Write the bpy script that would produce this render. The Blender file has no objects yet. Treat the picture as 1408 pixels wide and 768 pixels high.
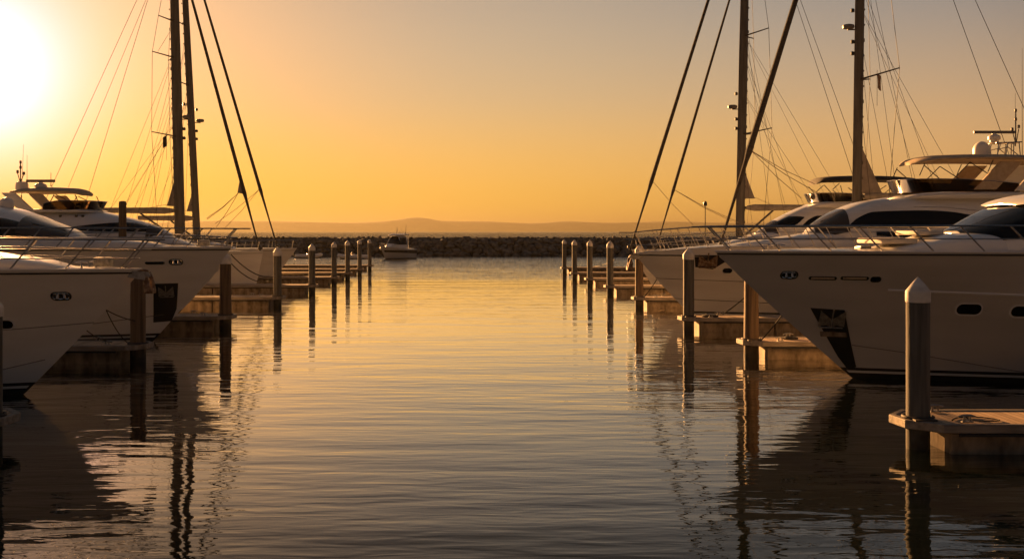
import bpy, math, random
from math import sin, cos, pi, radians, sqrt, atan2, asin
random.seed(7)
S = bpy.context.scene
COL = S.collection

# ------------------------------------------------------------------ camera
FPX = 1510.0                     # focal length in photo pixels
CAMH = 4.0                       # eye height above the water
cam_d = bpy.data.cameras.new('camera')
cam_d.sensor_width = 36.0
cam_d.lens = FPX / 1408 * 36
cam_d.shift_x = 54 / 1408        # view camera set level, with rise and shift
cam_d.shift_y = -66 / 1408
cam_d.clip_start = 0.1
cam_d.clip_end = 60000
cam = bpy.data.objects.new('camera', cam_d)
cam.location = (0, 0, CAMH)
cam.rotation_euler = (pi / 2, 0, 0)
COL.objects.link(cam)
S.camera = cam

EXPO = 2.25                     # the photograph is exposed for the dusk sky

# ------------------------------------------------------------------ sun and sky
SUN_AZ = radians(-24.3)          # from +Y towards -X
SUN_EL = radians(7.6)
sdir = (sin(SUN_AZ) * cos(SUN_EL), cos(SUN_AZ) * cos(SUN_EL), sin(SUN_EL))
sun_d = bpy.data.lights.new('sun', 'SUN')
sun_d.energy = 5.0
sun_d.angle = radians(0.6)
sun_d.color = (1.0, 0.47, 0.15)
sun = bpy.data.objects.new('sun', sun_d)
sun.rotation_euler = (radians(90) - SUN_EL, 0, pi + math.atan2(-sdir[0], sdir[1]))
sun.location = (-60, 120, 40)
COL.objects.link(sun)
from mathutils import Vector, Matrix
sun.rotation_euler = Vector(sdir).to_track_quat('Z', 'Y').to_euler()

W = bpy.data.worlds.new('World')
S.world = W
W.use_nodes = True
nt = W.node_tree
nt.nodes.clear()
def wn(t, **kw):
    n = nt.nodes.new(t)
    for k, v in kw.items():
        setattr(n, k, v)
    return n
def wmath(op, a, b=None, c=None, clamp=False):
    n = wn('ShaderNodeMath', operation=op, use_clamp=clamp)
    for i, v in enumerate((a, b, c)):
        if v is None: continue
        if isinstance(v, (int, float)): n.inputs[i].default_value = v
        else: nt.links.new(v, n.inputs[i])
    return n.outputs[0]
def ramp(fac, stops, interp='B_SPLINE'):
    n = wn('ShaderNodeValToRGB')
    cr = n.color_ramp
    cr.interpolation = interp
    while len(cr.elements) < len(stops): cr.elements.new(0.5)
    for e, (p, c) in zip(cr.elements, stops):
        e.position = p; e.color = (*c, 1)
    nt.links.new(fac, n.inputs[0])
    return n.outputs[0]
def s2l(r, g, b):
    f = lambda c: (c / 255 / 12.92) if c / 255 <= .04045 else ((c / 255 + .055) / 1.055) ** 2.4
    return (f(r), f(g), f(b))
def wmix(fac, a, b, mode='MIX'):
    n = wn('ShaderNodeMix', data_type='RGBA', blend_type=mode)
    n.clamp_result = False
    for i, v in ((0, fac), (6, a), (7, b)):
        if isinstance(v, (int, float)): n.inputs[i].default_value = v
        elif isinstance(v, tuple): n.inputs[i].default_value = (*v, 1)
        else: nt.links.new(v, n.inputs[i])
    return n.outputs[2]
tc = wn('ShaderNodeTexCoord')
sky = wn('ShaderNodeTexSky', sky_type='NISHITA', sun_disc=False)
sky.sun_elevation = SUN_EL
sky.sun_rotation = SUN_AZ
sky.altitude = 0; sky.air_density = 1.6; sky.dust_density = 4.0; sky.ozone_density = 1.0
sep = wn('ShaderNodeSeparateXYZ')
nt.links.new(tc.outputs['Generated'], sep.inputs[0])
dot = wn('ShaderNodeVectorMath', operation='DOT_PRODUCT')
nt.links.new(tc.outputs['Generated'], dot.inputs[0])
dot.inputs[1].default_value = sdir
el = wmath('MAXIMUM', sep.outputs[2], 0.0)
# azimuth part only: how far round the horizon from the sun
hyp = wmath('SQRT', wmath('ADD', wmath('MULTIPLY', sep.outputs[0], sep.outputs[0]), wmath('MULTIPLY', sep.outputs[1], sep.outputs[1])))
hx = wmath('DIVIDE', wmath('ADD', wmath('MULTIPLY', sep.outputs[0], sin(SUN_AZ)), wmath('MULTIPLY', sep.outputs[1], cos(SUN_AZ))), wmath('MAXIMUM', hyp, 0.001))
azd = wmath('DIVIDE', wmath('ARCCOSINE', hx), pi)          # 0 at the sun, 1 opposite
# dust-laden evening air: colour by elevation, on the sun side and away from it
elr = wmath('MULTIPLY', el, 2.0, clamp=True)               # sin(elevation) 0..0.5
sunside = ramp(elr, [(0.0, s2l(255, 196, 50)), (0.10, s2l(255, 198, 76)), (0.22, s2l(248, 188, 128)), (0.42, s2l(222, 188, 150)), (0.62, s2l(150, 142, 138)), (1.0, s2l(95, 95, 98))])
front = ramp(elr, [(0.0, s2l(255, 192, 62)), (0.10, s2l(250, 192, 88)), (0.24, s2l(203, 180, 142)), (0.42, s2l(172, 164, 152)), (0.62, s2l(126, 124, 126)), (1.0, s2l(84, 83, 86))])
right = ramp(elr, [(0.0, s2l(240, 170, 90)), (0.10, s2l(232, 177, 110)), (0.24, s2l(198, 166, 130)), (0.42, s2l(122, 132, 142)), (0.62, s2l(104, 108, 116)), (1.0, s2l(68, 72, 80))])
back = ramp(elr, [(0.0, s2l(56, 55, 58)), (0.15, s2l(60, 60, 65)), (0.5, s2l(58, 62, 72)), (1.0, s2l(50, 55, 66))])
def smooth(x, a, b):
    n = wn('ShaderNodeMapRange', interpolation_type='SMOOTHSTEP')
    nt.links.new(x, n.inputs[0]); n.inputs[1].default_value = a; n.inputs[2].default_value = b
    return n.outputs[0]
c = wmix(smooth(azd, 0.0, 0.14), sunside, front)
c = wmix(smooth(azd, 0.12, 0.30), c, right)
c = wmix(smooth(azd, 0.26, 0.38), c, back)
# aureole round the low sun
ang = wmath('ARCCOSINE', wmath('MINIMUM', dot.outputs['Value'], 1.0))
g1 = wmath('EXPONENT', wmath('MULTIPLY', wmath('POWER', wmath('DIVIDE', ang, 0.055), 1.4), -1.0))
g2 = wmath('EXPONENT', wmath('MULTIPLY', ang, -1 / 0.085))
glow = wn('ShaderNodeVectorMath', operation='SCALE'); glow.inputs[0].default_value = (1.3, 0.9, 2.2); nt.links.new(g1, glow.inputs['Scale'])
glow2 = wn('ShaderNodeVectorMath', operation='SCALE'); glow2.inputs[0].default_value = (0.5, 0.22, 0.05); nt.links.new(g2, glow2.inputs['Scale'])
gs = wn('ShaderNodeVectorMath', operation='ADD'); nt.links.new(glow.outputs[0], gs.inputs[0]); nt.links.new(glow2.outputs[0], gs.inputs[1])
SKYK = 0.06
cs = wn('ShaderNodeVectorMath', operation='ADD'); nt.links.new(c, cs.inputs[0]); nt.links.new(gs.outputs[0], cs.inputs[1])
sc_ = wn('ShaderNodeVectorMath', operation='SCALE'); nt.links.new(cs.outputs[0], sc_.inputs[0]); sc_.inputs['Scale'].default_value = 1 / SKYK / 2 ** EXPO
# physically based sky carries a little of the colour, the dusty air the rest
tint = wmix(1.0, sky.outputs[0], (1.0, 0.72, 0.45), 'MULTIPLY')
fin = wmix(0.965, tint, sc_.outputs[0])
bg = wn('ShaderNodeBackground'); bg.inputs[1].default_value = SKYK
nt.links.new(fin, bg.inputs[0])
out = wn('ShaderNodeOutputWorld'); nt.links.new(bg.outputs[0], out.inputs[0])

S.view_settings.view_transform = 'Standard'
S.view_settings.look = 'None'
S.view_settings.exposure = EXPO
S.view_settings.gamma = 1.0
S.render.engine = 'CYCLES'
S.cycles.max_bounces = 8
S.cycles.use_denoising = True
S.cycles.volume_bounces = 0
S.cycles.sample_clamp_indirect = 6.0

# ------------------------------------------------------------------ materials
def mat(name, base, rough=0.5, metal=0.0, ior=None, spec=None, coat=0.0):
    m = bpy.data.materials.new(name); m.use_nodes = True
    b = m.node_tree.nodes['Principled BSDF']
    b.inputs['Base Color'].default_value = (*base, 1)
    b.inputs['Roughness'].default_value = rough
    b.inputs['Metallic'].default_value = metal
    if ior: b.inputs['IOR'].default_value = ior
    if spec is not None: b.inputs['Specular IOR Level'].default_value = spec
    if coat: b.inputs['Coat Weight'].default_value = coat; b.inputs['Coat Roughness'].default_value = 0.08
    return m
def mn(m, t, **kw):
    n = m.node_tree.nodes.new(t)
    for k, v in kw.items(): setattr(n, k, v)
    return n
def lk(m, a, b): m.node_tree.links.new(a, b)
def vary(m, c0, c1, scale=(1, 1, 1), nscale=2.0, detail=6, lo=0.35, hi=0.65, bump=0.0, bscale=None, bdist=0.02, rough=None, coords='Object'):
    """blend two colours by stretched noise, optional bump"""
    b = m.node_tree.nodes['Principled BSDF']
    t = mn(m, 'ShaderNodeTexCoord'); mp = mn(m, 'ShaderNodeMapping'); mp.inputs['Scale'].default_value = scale
    lk(m, t.outputs[coords], mp.inputs[0])
    nz = mn(m, 'ShaderNodeTexNoise'); nz.inputs['Scale'].default_value = nscale; nz.inputs['Detail'].default_value = detail
    lk(m, mp.outputs[0], nz.inputs[0])
    cr = mn(m, 'ShaderNodeValToRGB'); cr.color_ramp.elements[0].position = lo; cr.color_ramp.elements[1].position = hi
    cr.color_ramp.elements[0].color = (*c0, 1); cr.color_ramp.elements[1].color = (*c1, 1)
    lk(m, nz.outputs[0], cr.inputs[0]); lk(m, cr.outputs[0], b.inputs['Base Color'])
    if rough:
        rr = mn(m, 'ShaderNodeMapRange'); rr.inputs[3].default_value = rough[0]; rr.inputs[4].default_value = rough[1]
        lk(m, nz.outputs[0], rr.inputs[0]); lk(m, rr.outputs[0], b.inputs['Roughness'])
    if bump:
        n2 = mn(m, 'ShaderNodeTexNoise'); n2.inputs['Scale'].default_value = bscale or nscale * 4; n2.inputs['Detail'].default_value = 8
        lk(m, mp.outputs[0], n2.inputs[0])
        bp = mn(m, 'ShaderNodeBump'); bp.inputs['Strength'].default_value = bump; bp.inputs['Distance'].default_value = bdist
        lk(m, n2.outputs[0], bp.inputs['Height']); lk(m, bp.outputs[0], b.inputs['Normal'])
    return m
M = {}
M['gelcoat'] = vary(mat('white gelcoat', (.8, .78, .75), .25, coat=.3), (.54, .545, .56), (.64, .645, .66), (.35, .35, 2.2), 1.1, lo=.3, hi=.7, rough=(.2, .34))
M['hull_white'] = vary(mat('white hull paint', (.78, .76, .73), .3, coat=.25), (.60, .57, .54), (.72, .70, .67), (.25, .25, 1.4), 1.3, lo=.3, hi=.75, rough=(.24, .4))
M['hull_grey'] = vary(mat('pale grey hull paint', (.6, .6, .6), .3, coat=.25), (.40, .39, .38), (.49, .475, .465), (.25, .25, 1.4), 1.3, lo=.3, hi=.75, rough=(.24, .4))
M['bottom'] = vary(mat('dark antifouling', (.012, .012, .013), .45), (.008, .009, .010), (.022, .022, .02), (1, 1, 3), 3)
M['stripe'] = mat('pale boot stripe', (.5, .49, .47), .35)
M['black'] = mat('black trim', (.012, .012, .013), .4)
M['glass'] = mat('tinted glass', (.004, .004, .004), .05, ior=1.38)
M['windshield'] = mat('windshield glass', (.045, .04, .036), .08, ior=1.5)
M['smoke'] = vary(mat('smoked acrylic', (.10, .075, .05), .12), (.10, .07, .045), (.15, .11, .075), (1, 1, 1), 3)
M['chrome'] = mat('polished steel', (.62, .60, .58), .22, 1.0)
M['steel'] = vary(mat('brushed steel rail', (.45, .43, .41), .32, 1.0), (.36, .34, .32), (.5, .48, .46), (1, 1, 1), 6)
M['seam'] = mat('hull seam', (.16, .15, .145), .5)
M['canvas_dark'] = vary(mat('dark canvas', (.02, .018, .02), .9), (.014, .013, .016), (.028, .025, .026), (1, 1, 1), 8, bump=.4, bscale=30)
M['canvas_tan'] = vary(mat('tan canvas', (.40, .31, .22), .85), (.36, .28, .2), (.44, .35, .25), (1, 1, 1), 5, bump=.3, bscale=40)
M['cushion'] = vary(mat('cream cushion', (.62, .56, .48), .85), (.56, .5, .42), (.66, .6, .52), (1, 1, 1), 4, bump=.3, bscale=30)
M['sail_furl'] = vary(mat('furled sail cover', (.06, .05, .045), .85), (.025, .022, .02), (.06, .05, .043), (1, 1, 6), 3, bump=.5, bscale=20)
M['sailcloth'] = vary(mat('grey sailcloth', (.22, .19, .17), .85), (.17, .15, .135), (.26, .225, .2), (1, 1, 1), 2.5, bump=.3, bscale=14)
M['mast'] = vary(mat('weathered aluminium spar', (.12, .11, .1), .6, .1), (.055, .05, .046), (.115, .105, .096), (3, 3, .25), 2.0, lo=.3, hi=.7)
M['spar_cover'] = vary(mat('pale boom cover', (.5, .45, .38), .8), (.20, .175, .15), (.30, .265, .225), (1, 1, 1), 3, bump=.3)
M['wire'] = mat('rigging wire', (.045, .036, .03), .7)
M['rope'] = vary(mat('dark mooring rope', (.03, .027, .024), .9), (.018, .016, .014), (.05, .045, .04), (1, 1, 1), 30, bump=.6)
M['rope_pale'] = vary(mat('pale sheet rope', (.28, .22, .16), .9), (.2, .16, .12), (.34, .27, .2), (1, 1, 1), 30)
M['rubber'] = mat('black rubber', (.015, .015, .015), .75)
M['radome'] = mat('radome plastic', (.66, .63, .6), .4)
M['radar_dark'] = mat('grey radar plastic', (.12, .11, .105), .5)
M['rust'] = vary(mat('rusty galvanised iron', (.2, .1, .05), .75, .3), (.10, .05, .028), (.34, .24, .16), (1, 1, 1), 9, bump=.6)
M['galv'] = vary(mat('galvanised iron', (.3, .29, .28), .5, .8), (.22, .21, .2), (.38, .37, .35), (1, 1, 1), 12)
M['cap'] = vary(mat('white pile cap', (.6, .57, .54), .55), (.47, .45, .43), (.64, .61, .58), (1, 1, 1.2), 3.5, bump=.15)
M['hair'] = mat('dark hair', (.02, .015, .01), .8)

def smoke_glass():
    m = bpy.data.materials.new('smoked acrylic screen'); m.use_nodes = True
    nt_ = m.node_tree; nt_.nodes.clear()
    tr = mn(m, 'ShaderNodeBsdfTransparent'); tr.inputs[0].default_value = (.20, .155, .11, 1)
    gl = mn(m, 'ShaderNodeBsdfGlossy'); gl.inputs[0].default_value = (.8, .8, .8, 1); gl.inputs[1].default_value = .08
    fr = mn(m, 'ShaderNodeFresnel'); fr.inputs[0].default_value = 1.45
    mx = mn(m, 'ShaderNodeMixShader'); lk(m, fr.outputs[0], mx.inputs[0]); lk(m, tr.outputs[0], mx.inputs[1]); lk(m, gl.outputs[0], mx.inputs[2])
    o = mn(m, 'ShaderNodeOutputMaterial'); lk(m, mx.outputs[0], o.inputs[0])
    return m
M['smoke'] = smoke_glass()
def pile_mat(name, a, b, wet, scale=(6, 6, .35), bump=.5):
    m = mat(name, a, .8)
    vary(m, a, b, scale, 1.6, bump=bump, bscale=9, bdist=.012)
    bs = m.node_tree.nodes['Principled BSDF']
    src = bs.inputs['Base Color'].links[0].from_socket
    t = mn(m, 'ShaderNodeTexCoord'); s = mn(m, 'ShaderNodeSeparateXYZ'); lk(m, t.outputs['Object'], s.inputs[0])
    nz = mn(m, 'ShaderNodeTexNoise'); nz.inputs['Scale'].default_value = 5; lk(m, t.outputs['Object'], nz.inputs[0])
    ad = mn(m, 'ShaderNodeMath', operation='MULTIPLY_ADD'); lk(m, nz.outputs[0], ad.inputs[0]); ad.inputs[1].default_value = -.5; lk(m, s.outputs[2], ad.inputs[2])
    mr = mn(m, 'ShaderNodeMapRange'); mr.inputs[1].default_value = -.15; mr.inputs[2].default_value = .35; lk(m, ad.outputs[0], mr.inputs[0])
    mx = mn(m, 'ShaderNodeMix', data_type='RGBA'); lk(m, mr.outputs[0], mx.inputs[0]); mx.inputs[6].default_value = (*wet, 1); lk(m, src, mx.inputs[7])
    lk(m, mx.outputs[2], bs.inputs['Base Color'])
    return m
M['pile_conc'] = pile_mat('weathered concrete pile', (.05, .048, .045), (.115, .112, .105), (.02, .02, .015))
M['pile_wood'] = pile_mat('weathered timber pile', (.06, .038, .023), (.16, .105, .062), (.02, .016, .01), (9, 9, .3), .9)
M['float_conc'] = vary(mat('stained concrete float', (.3, .24, .18), .85), (.10, .075, .05), (.30, .235, .165), (1.5, 1.5, .7), 2.4, bump=.5, bscale=8)
M['whaler'] = vary(mat('pale timber whaler', (.36, .31, .26), .75), (.16, .132, .108), (.30, .255, .21), (.5, 4, 4), 2.5, bump=.4)

def plank_mat():
    m = mat('weathered dock planks', (.3, .2, .12), .75)
    b = m.node_tree.nodes['Principled BSDF']
    t = mn(m, 'ShaderNodeTexCoord'); mp = mn(m, 'ShaderNodeMapping'); lk(m, t.outputs['Object'], mp.inputs[0])
    sp = mn(m, 'ShaderNodeSeparateXYZ'); lk(m, mp.outputs[0], sp.inputs[0])
    w = mn(m, 'ShaderNodeMath', operation='MULTIPLY'); lk(m, sp.outputs[0], w.inputs[0]); w.inputs[1].default_value = 1 / .145
    fl = mn(m, 'ShaderNodeMath', operation='FLOOR'); lk(m, w.outputs[0], fl.inputs[0])
    fr = mn(m, 'ShaderNodeMath', operation='FRACT'); lk(m, w.outputs[0], fr.inputs[0])
    wn_ = mn(m, 'ShaderNodeTexWhiteNoise', noise_dimensions='1D'); lk(m, fl.outputs[0], wn_.inputs['W'])
    mp2 = mn(m, 'ShaderNodeMapping'); mp2.inputs['Scale'].default_value = (14, 1.2, 1); lk(m, t.outputs['Object'], mp2.inputs[0])
    nz = mn(m, 'ShaderNodeTexNoise'); nz.inputs['Scale'].default_value = 2; nz.inputs['Detail'].default_value = 7; lk(m, mp2.outputs[0], nz.inputs[0])
    s1 = mn(m, 'ShaderNodeMath', operation='MULTIPLY_ADD'); lk(m, wn_.outputs[0], s1.inputs[0]); s1.inputs[1].default_value = .45; lk(m, nz.outputs[0], s1.inputs[2])
    cr = mn(m, 'ShaderNodeValToRGB'); cr.color_ramp.elements[0].position = .35; cr.color_ramp.elements[1].position = .95
    cr.color_ramp.elements[0].color = (.27, .17, .10, 1); cr.color_ramp.elements[1].color = (.52, .36, .22, 1)
    lk(m, s1.outputs[0], cr.inputs[0])
    gp = mn(m, 'ShaderNodeMath', operation='COMPARE'); lk(m, fr.outputs[0], gp.inputs[0]); gp.inputs[1].default_value = .5; gp.inputs[2].default_value = .46
    mx = mn(m, 'ShaderNodeMix', data_type='RGBA'); lk(m, gp.outputs[0], mx.inputs[0]); mx.inputs[6].default_value = (.02, .015, .01, 1); lk(m, cr.outputs[0], mx.inputs[7])
    lk(m, mx.outputs[2], b.inputs['Base Color'])
    bp = mn(m, 'ShaderNodeBump'); bp.inputs['Strength'].default_value = .6; bp.inputs['Distance'].default_value = .01; lk(m, gp.outputs[0], bp.inputs['Height']); lk(m, bp.outputs[0], b.inputs['Normal'])
    return m
M['planks'] = plank_mat()

def water_mat():
    m = mat('harbour water', (.008, .011, .009), .0, ior=1.5)
    b = m.node_tree.nodes['Principled BSDF']
    t = mn(m, 'ShaderNodeTexCoord')
    def nz(sx, sy, sc, det, rough=.5, rot=0):
        mp = mn(m, 'ShaderNodeMapping'); mp.inputs['Scale'].default_value = (sx, sy, 1); mp.inputs['Rotation'].default_value = (0, 0, rot)
        lk(m, t.outputs['Object'], mp.inputs[0])
        n = mn(m, 'ShaderNodeTexNoise'); n.inputs['Scale'].default_value = sc; n.inputs['Detail'].default_value = det; n.inputs['Roughness'].default_value = rough
        n.inputs['Distortion'].default_value = .3
        lk(m, mp.outputs[0], n.inputs[0])
        return n.outputs[0]
    def mm(op, a, b_, c_=None):
        n = mn(m, 'ShaderNodeMath', operation=op)
        for i, v in enumerate((a, b_, c_)):
            if v is None: continue
            if isinstance(v, (int, float)): n.inputs[i].default_value = v
            else: lk(m, v, n.inputs[i])
        return n.outputs[0]
    big = nz(.30, 1.15, .55, 2, .45, .05)       # long low undulations across the fairway
    mid = nz(.42, 1.5, 1.7, 2, .5, -.08)        # ripples
    fine = nz(.7, 1.6, 5.5, 2, .5, .1)
    patch = nz(.03, .05, 1.0, 2)                # wind patches
    sp = mn(m, 'ShaderNodeSeparateXYZ'); lk(m, t.outputs['Object'], sp.inputs[0])
    far = mn(m, 'ShaderNodeMapRange'); far.inputs[1].default_value = 88; far.inputs[2].default_value = 122; far.inputs[3].default_value = 1; far.inputs[4].default_value = 8.0
    lk(m, sp.outputs[1], far.inputs[0])
    pk = mn(m, 'ShaderNodeMapRange'); pk.inputs[1].default_value = .35; pk.inputs[2].default_value = .65; pk.inputs[3].default_value = .5; pk.inputs[4].default_value = 1.3
    lk(m, patch, pk.inputs[0])
    h = mm('MULTIPLY', big, .031)
    h = mm('ADD', mm('MULTIPLY', mm('MULTIPLY', mid, .012), pk.outputs[0]), h)
    f2 = mm('MULTIPLY', fine, .0009)
    h = mm('ADD', h, mm('MULTIPLY', f2, pk.outputs[0]))
    sea = mn(m, 'ShaderNodeMapRange'); sea.inputs[1].default_value = 182; sea.inputs[2].default_value = 215; sea.inputs[3].default_value = 1; sea.inputs[4].default_value = 6.0
    lk(m, sp.outputs[1], sea.inputs[0])
    h = mm('MULTIPLY', mm('MULTIPLY', h, far.outputs[0]), sea.outputs[0])
    bp = mn(m, 'ShaderNodeBump'); bp.inputs['Strength'].default_value = 1; bp.inputs['Distance'].default_value = 1.0
    lk(m, h, bp.inputs['Height'])
    # mirror-like at a glancing look, clear and dark when looked into
    fr = mn(m, 'ShaderNodeFresnel'); fr.inputs['IOR'].default_value = 1.36; lk(m, bp.outputs[0], fr.inputs['Normal'])
    fac = mn(m, 'ShaderNodeMath', operation='MULTIPLY_ADD', use_clamp=True); lk(m, fr.outputs[0], fac.inputs[0]); fac.inputs[1].default_value = 2.15; fac.inputs[2].default_value = -.25
    df = mn(m, 'ShaderNodeBsdfDiffuse'); df.inputs[0].default_value = (.004, .0065, .0045, 1)
    gl = mn(m, 'ShaderNodeBsdfGlossy'); gl.inputs['Roughness'].default_value = .012; gl.inputs[0].default_value = (.96, .96, .96, 1); lk(m, bp.outputs[0], gl.inputs['Normal'])
    mx = mn(m, 'ShaderNodeMixShader'); lk(m, fac.outputs[0], mx.inputs[0]); lk(m, df.outputs[0], mx.inputs[1]); lk(m, gl.outputs[0], mx.inputs[2])
    m.node_tree.nodes.remove(b)
    lk(m, mx.outputs[0], m.node_tree.nodes['Material Output'].inputs['Surface'])
    return m
M['water'] = water_mat()

# ------------------------------------------------------------------ mesh tools
class MB:
    def __init__(s): s.v = []; s.f = []
    def add(s, vs, fs):
        o = len(s.v); s.v += [tuple(p) for p in vs]; s.f += [tuple(i + o for i in f) for f in fs]
        return s
    def grid(s, rows, close=False, flip=False):
        n = len(rows[0]); vs = [p for r in rows for p in r]; fs = []
        for i in range(len(rows) - 1):
            for j in range(n if close else n - 1):
                k = (j + 1) % n
                q = (i * n + j, i * n + k, (i + 1) * n + k, (i + 1) * n + j)
                fs.append(q[::-1] if flip else q)
        return s.add(vs, fs)
    def tube(s, pts, r, n=6, cap=True):
        P = [Vector(p) for p in pts]
        R = r if isinstance(r, (list, tuple)) else [r] * len(P)
        rows = []; u = None
        for i, p in enumerate(P):
            d = (P[min(i + 1, len(P) - 1)] - P[max(i - 1, 0)]).normalized()
            if u is None:
                u = d.cross(Vector((0, 0, 1)) if abs(d.z) < .9 else Vector((0, 1, 0))).normalized()
            else:
                u = (u - d * u.dot(d)).normalized()
            w = d.cross(u)
            rows.append([p + (u * cos(2 * pi * k / n) + w * sin(2 * pi * k / n)) * R[i] for k in range(n)])
        o = len(s.v)
        s.grid(rows, True)
        if cap:
            s.f.append(tuple(range(o, o + n)))
            s.f.append(tuple(o + (len(P) - 1) * n + k for k in reversed(range(n))))
        return s
    def box(s, c, d, taper=1.0):
        x, y, z = d[0] / 2, d[1] / 2, d[2] / 2
        t = taper
        vs = [(c[0] + a * x * (t if e > 0 else 1), c[1] + b * y * (t if e > 0 else 1), c[2] + e * z) for e in (-1, 1) for a, b in ((-1, -1), (1, -1), (1, 1), (-1, 1))]
        return s.add(vs, [(3, 2, 1, 0), (4, 5, 6, 7), (0, 1, 5, 4), (1, 2, 6, 5), (2, 3, 7, 6), (3, 0, 4, 7)])
    def lathe(s, prof, c=(0, 0, 0), n=16):
        rows = [[(c[0] + r * cos(2 * pi * k / n), c[1] + r * sin(2 * pi * k / n), c[2] + z) for k in range(n)] for r, z in prof]
        o = len(s.v); s.grid(rows, True)
        if prof[0][0] > .001: s.f.append(tuple(o + k for k in reversed(range(n))))
        if prof[-1][0] > .001: s.f.append(tuple(o + (len(prof) - 1) * n + k for k in range(n)))
        return s
    def prism(s, poly, a, b, axis='z'):
        """polygon pulled along an axis from a to b"""
        def P(p, h):
            return {'z': (p[0], p[1], h), 'y': (p[0], h, p[1]), 'x': (h, p[0], p[1])}[axis]
        n = len(poly)
        vs = [P(p, a) for p in poly] + [P(p, b) for p in poly]
        fs = [tuple(range(n))[::-1], tuple(range(n, 2 * n))] + [(i, (i + 1) % n, n + (i + 1) % n, n + i) for i in range(n)]
        return s.add(vs, fs)
    def build(s, name, m, parent=None, smooth=True, bevel=0, label=None, auto=35):
        me = bpy.data.meshes.new(name)
        me.from_pydata(s.v, [], s.f); me.validate(); me.update()
        import bmesh
        bm = bmesh.new(); bm.from_mesh(me)
        bmesh.ops.remove_doubles(bm, verts=bm.verts, dist=.0004)
        bmesh.ops.recalc_face_normals(bm, faces=bm.faces)
        if bevel:
            es = [e for e in bm.edges if len(e.link_faces) == 2 and e.calc_face_angle(0) > radians(30)]
            bmesh.ops.bevel(bm, geom=es, offset=bevel, segments=2, affect='EDGES', profile=.5)
        if smooth:
            for f in bm.faces: f.smooth = True
            for e in bm.edges:
                if len(e.link_faces) == 2 and e.calc_face_angle(0) > radians(auto): e.smooth = False
        bm.to_mesh(me); bm.free()
        me.materials.append(m if not isinstance(m, str) else M[m])
        o = bpy.data.objects.new(name, me); COL.objects.link(o)
        if parent: o.parent = parent
        if label: o['label'] = label
        return o
def tag(o, label, cat, group=None, kind=None):
    if label: o['label'] = label
    if cat: o['category'] = cat
    if group: o['group'] = group
    if kind: o['kind'] = kind
    return o
def empty(name, loc, rz, label, cat, group=None):
    o = bpy.data.objects.new(name, None); COL.objects.link(o)
    o.location = loc; o.rotation_euler = (0, 0, rz); o.empty_display_size = .3
    return tag(o, label, cat, group)
def copy_tree(o, parent=None):
    c = o.copy(); COL.objects.link(c)
    if parent: c.parent = parent
    for ch in list(o.children): copy_tree(ch, c)
    return c
def sp_interp(xs, ys, x):
    """monotone cubic through (xs, ys); xs ascending"""
    n = len(xs)
    if x <= xs[0]: return ys[0]
    if x >= xs[-1]: return ys[-1]
    d = [(ys[i + 1] - ys[i]) / (xs[i + 1] - xs[i]) for i in range(n - 1)]
    m = [d[0]] + [0 if d[i - 1] * d[i] <= 0 else 2 * d[i - 1] * d[i] / (d[i - 1] + d[i]) for i in range(1, n - 1)] + [d[-1]]
    i = max(k for k in range(n - 1) if xs[k] <= x)
    h = xs[i + 1] - xs[i]; t = (x - xs[i]) / h
    return (2 * t**3 - 3 * t**2 + 1) * ys[i] + (t**3 - 2 * t**2 + t) * h * m[i] + (-2 * t**3 + 3 * t**2) * ys[i + 1] + (t**3 - t**2) * h * m[i + 1]
def lerp(a, b, t): return a + (b - a) * t
def X_at(px, d): return (px - 650) * d / FPX
def Z_at(py, d): return CAMH - (py - 318) * d / FPX

# ------------------------------------------------------------------ setting: water, far hills
def sheet(name, x0, x1, y0, y1, m, z=0):
    return MB().add([(x0, y0, z), (x1, y0, z), (x1, y1, z), (x0, y1, z)], [(0, 1, 2, 3)]).build(name, m, smooth=False)
wat = sheet('water', -30000, 30000, -300, 45000, 'water'); tag(wat, None, None, kind='structure')

def build_hills():
    HD = 14000.0; SC = HD / 5200
    m = vary(mat('dry coastal hills', (.16, .13, .1), .95), (.10, .09, .065), (.19, .15, .11), (.004, .004, .02), 1.0)
    prof = [(-3200, 18), (-2300, 30), (-1750, 45), (-1400, 52), (-1150, 56), (-950, 54), (-760, 49), (-600, 47), (-470, 50), (-380, 57), (-310, 68), (-262, 73), (-215, 69), (-150, 56), (-60, 54), (60, 52), (150, 48), (250, 44), (330, 46), (430, 53), (520, 50), (640, 46), (760, 48), (900, 52), (1200, 46), (1700, 50), (2300, 40), (3200, 20)]
    xs = [p[0] * SC for p in prof]; hs = [p[1] * SC for p in prof]
    rows = []
    N = 260
    rng = random.Random(3)
    for k, (dy, s) in enumerate(((0, 0.0), (22, .35), (55, .62), (100, .84), (165, 1.0), (420, .8), (800, .0))):
        r = []
        for i in range(N + 1):
            x = (-3200 + 6400 * i / N) * SC
            dy_ = dy * SC; h = sp_interp(xs, hs, x * HD / (HD + dy_))
            n = sin(x / SC * .013 + k * 1.7) * .05 + sin(x / SC * .031 + k * 2.9) * .03 + (rng.random() - .5) * .025
            r.append((x, HD + dy_, max(-1, h * s * (1 + (n if 0 < s < 1 else n * .25)) * (HD + dy_) / HD * (.93 if s == 1 else 1)) - (1.5 if s == 0 else 0)))
        rows.append(r)
    o = MB().grid(rows).build('hills', m)
    tag(o, None, None, kind='structure')
build_hills()

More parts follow.
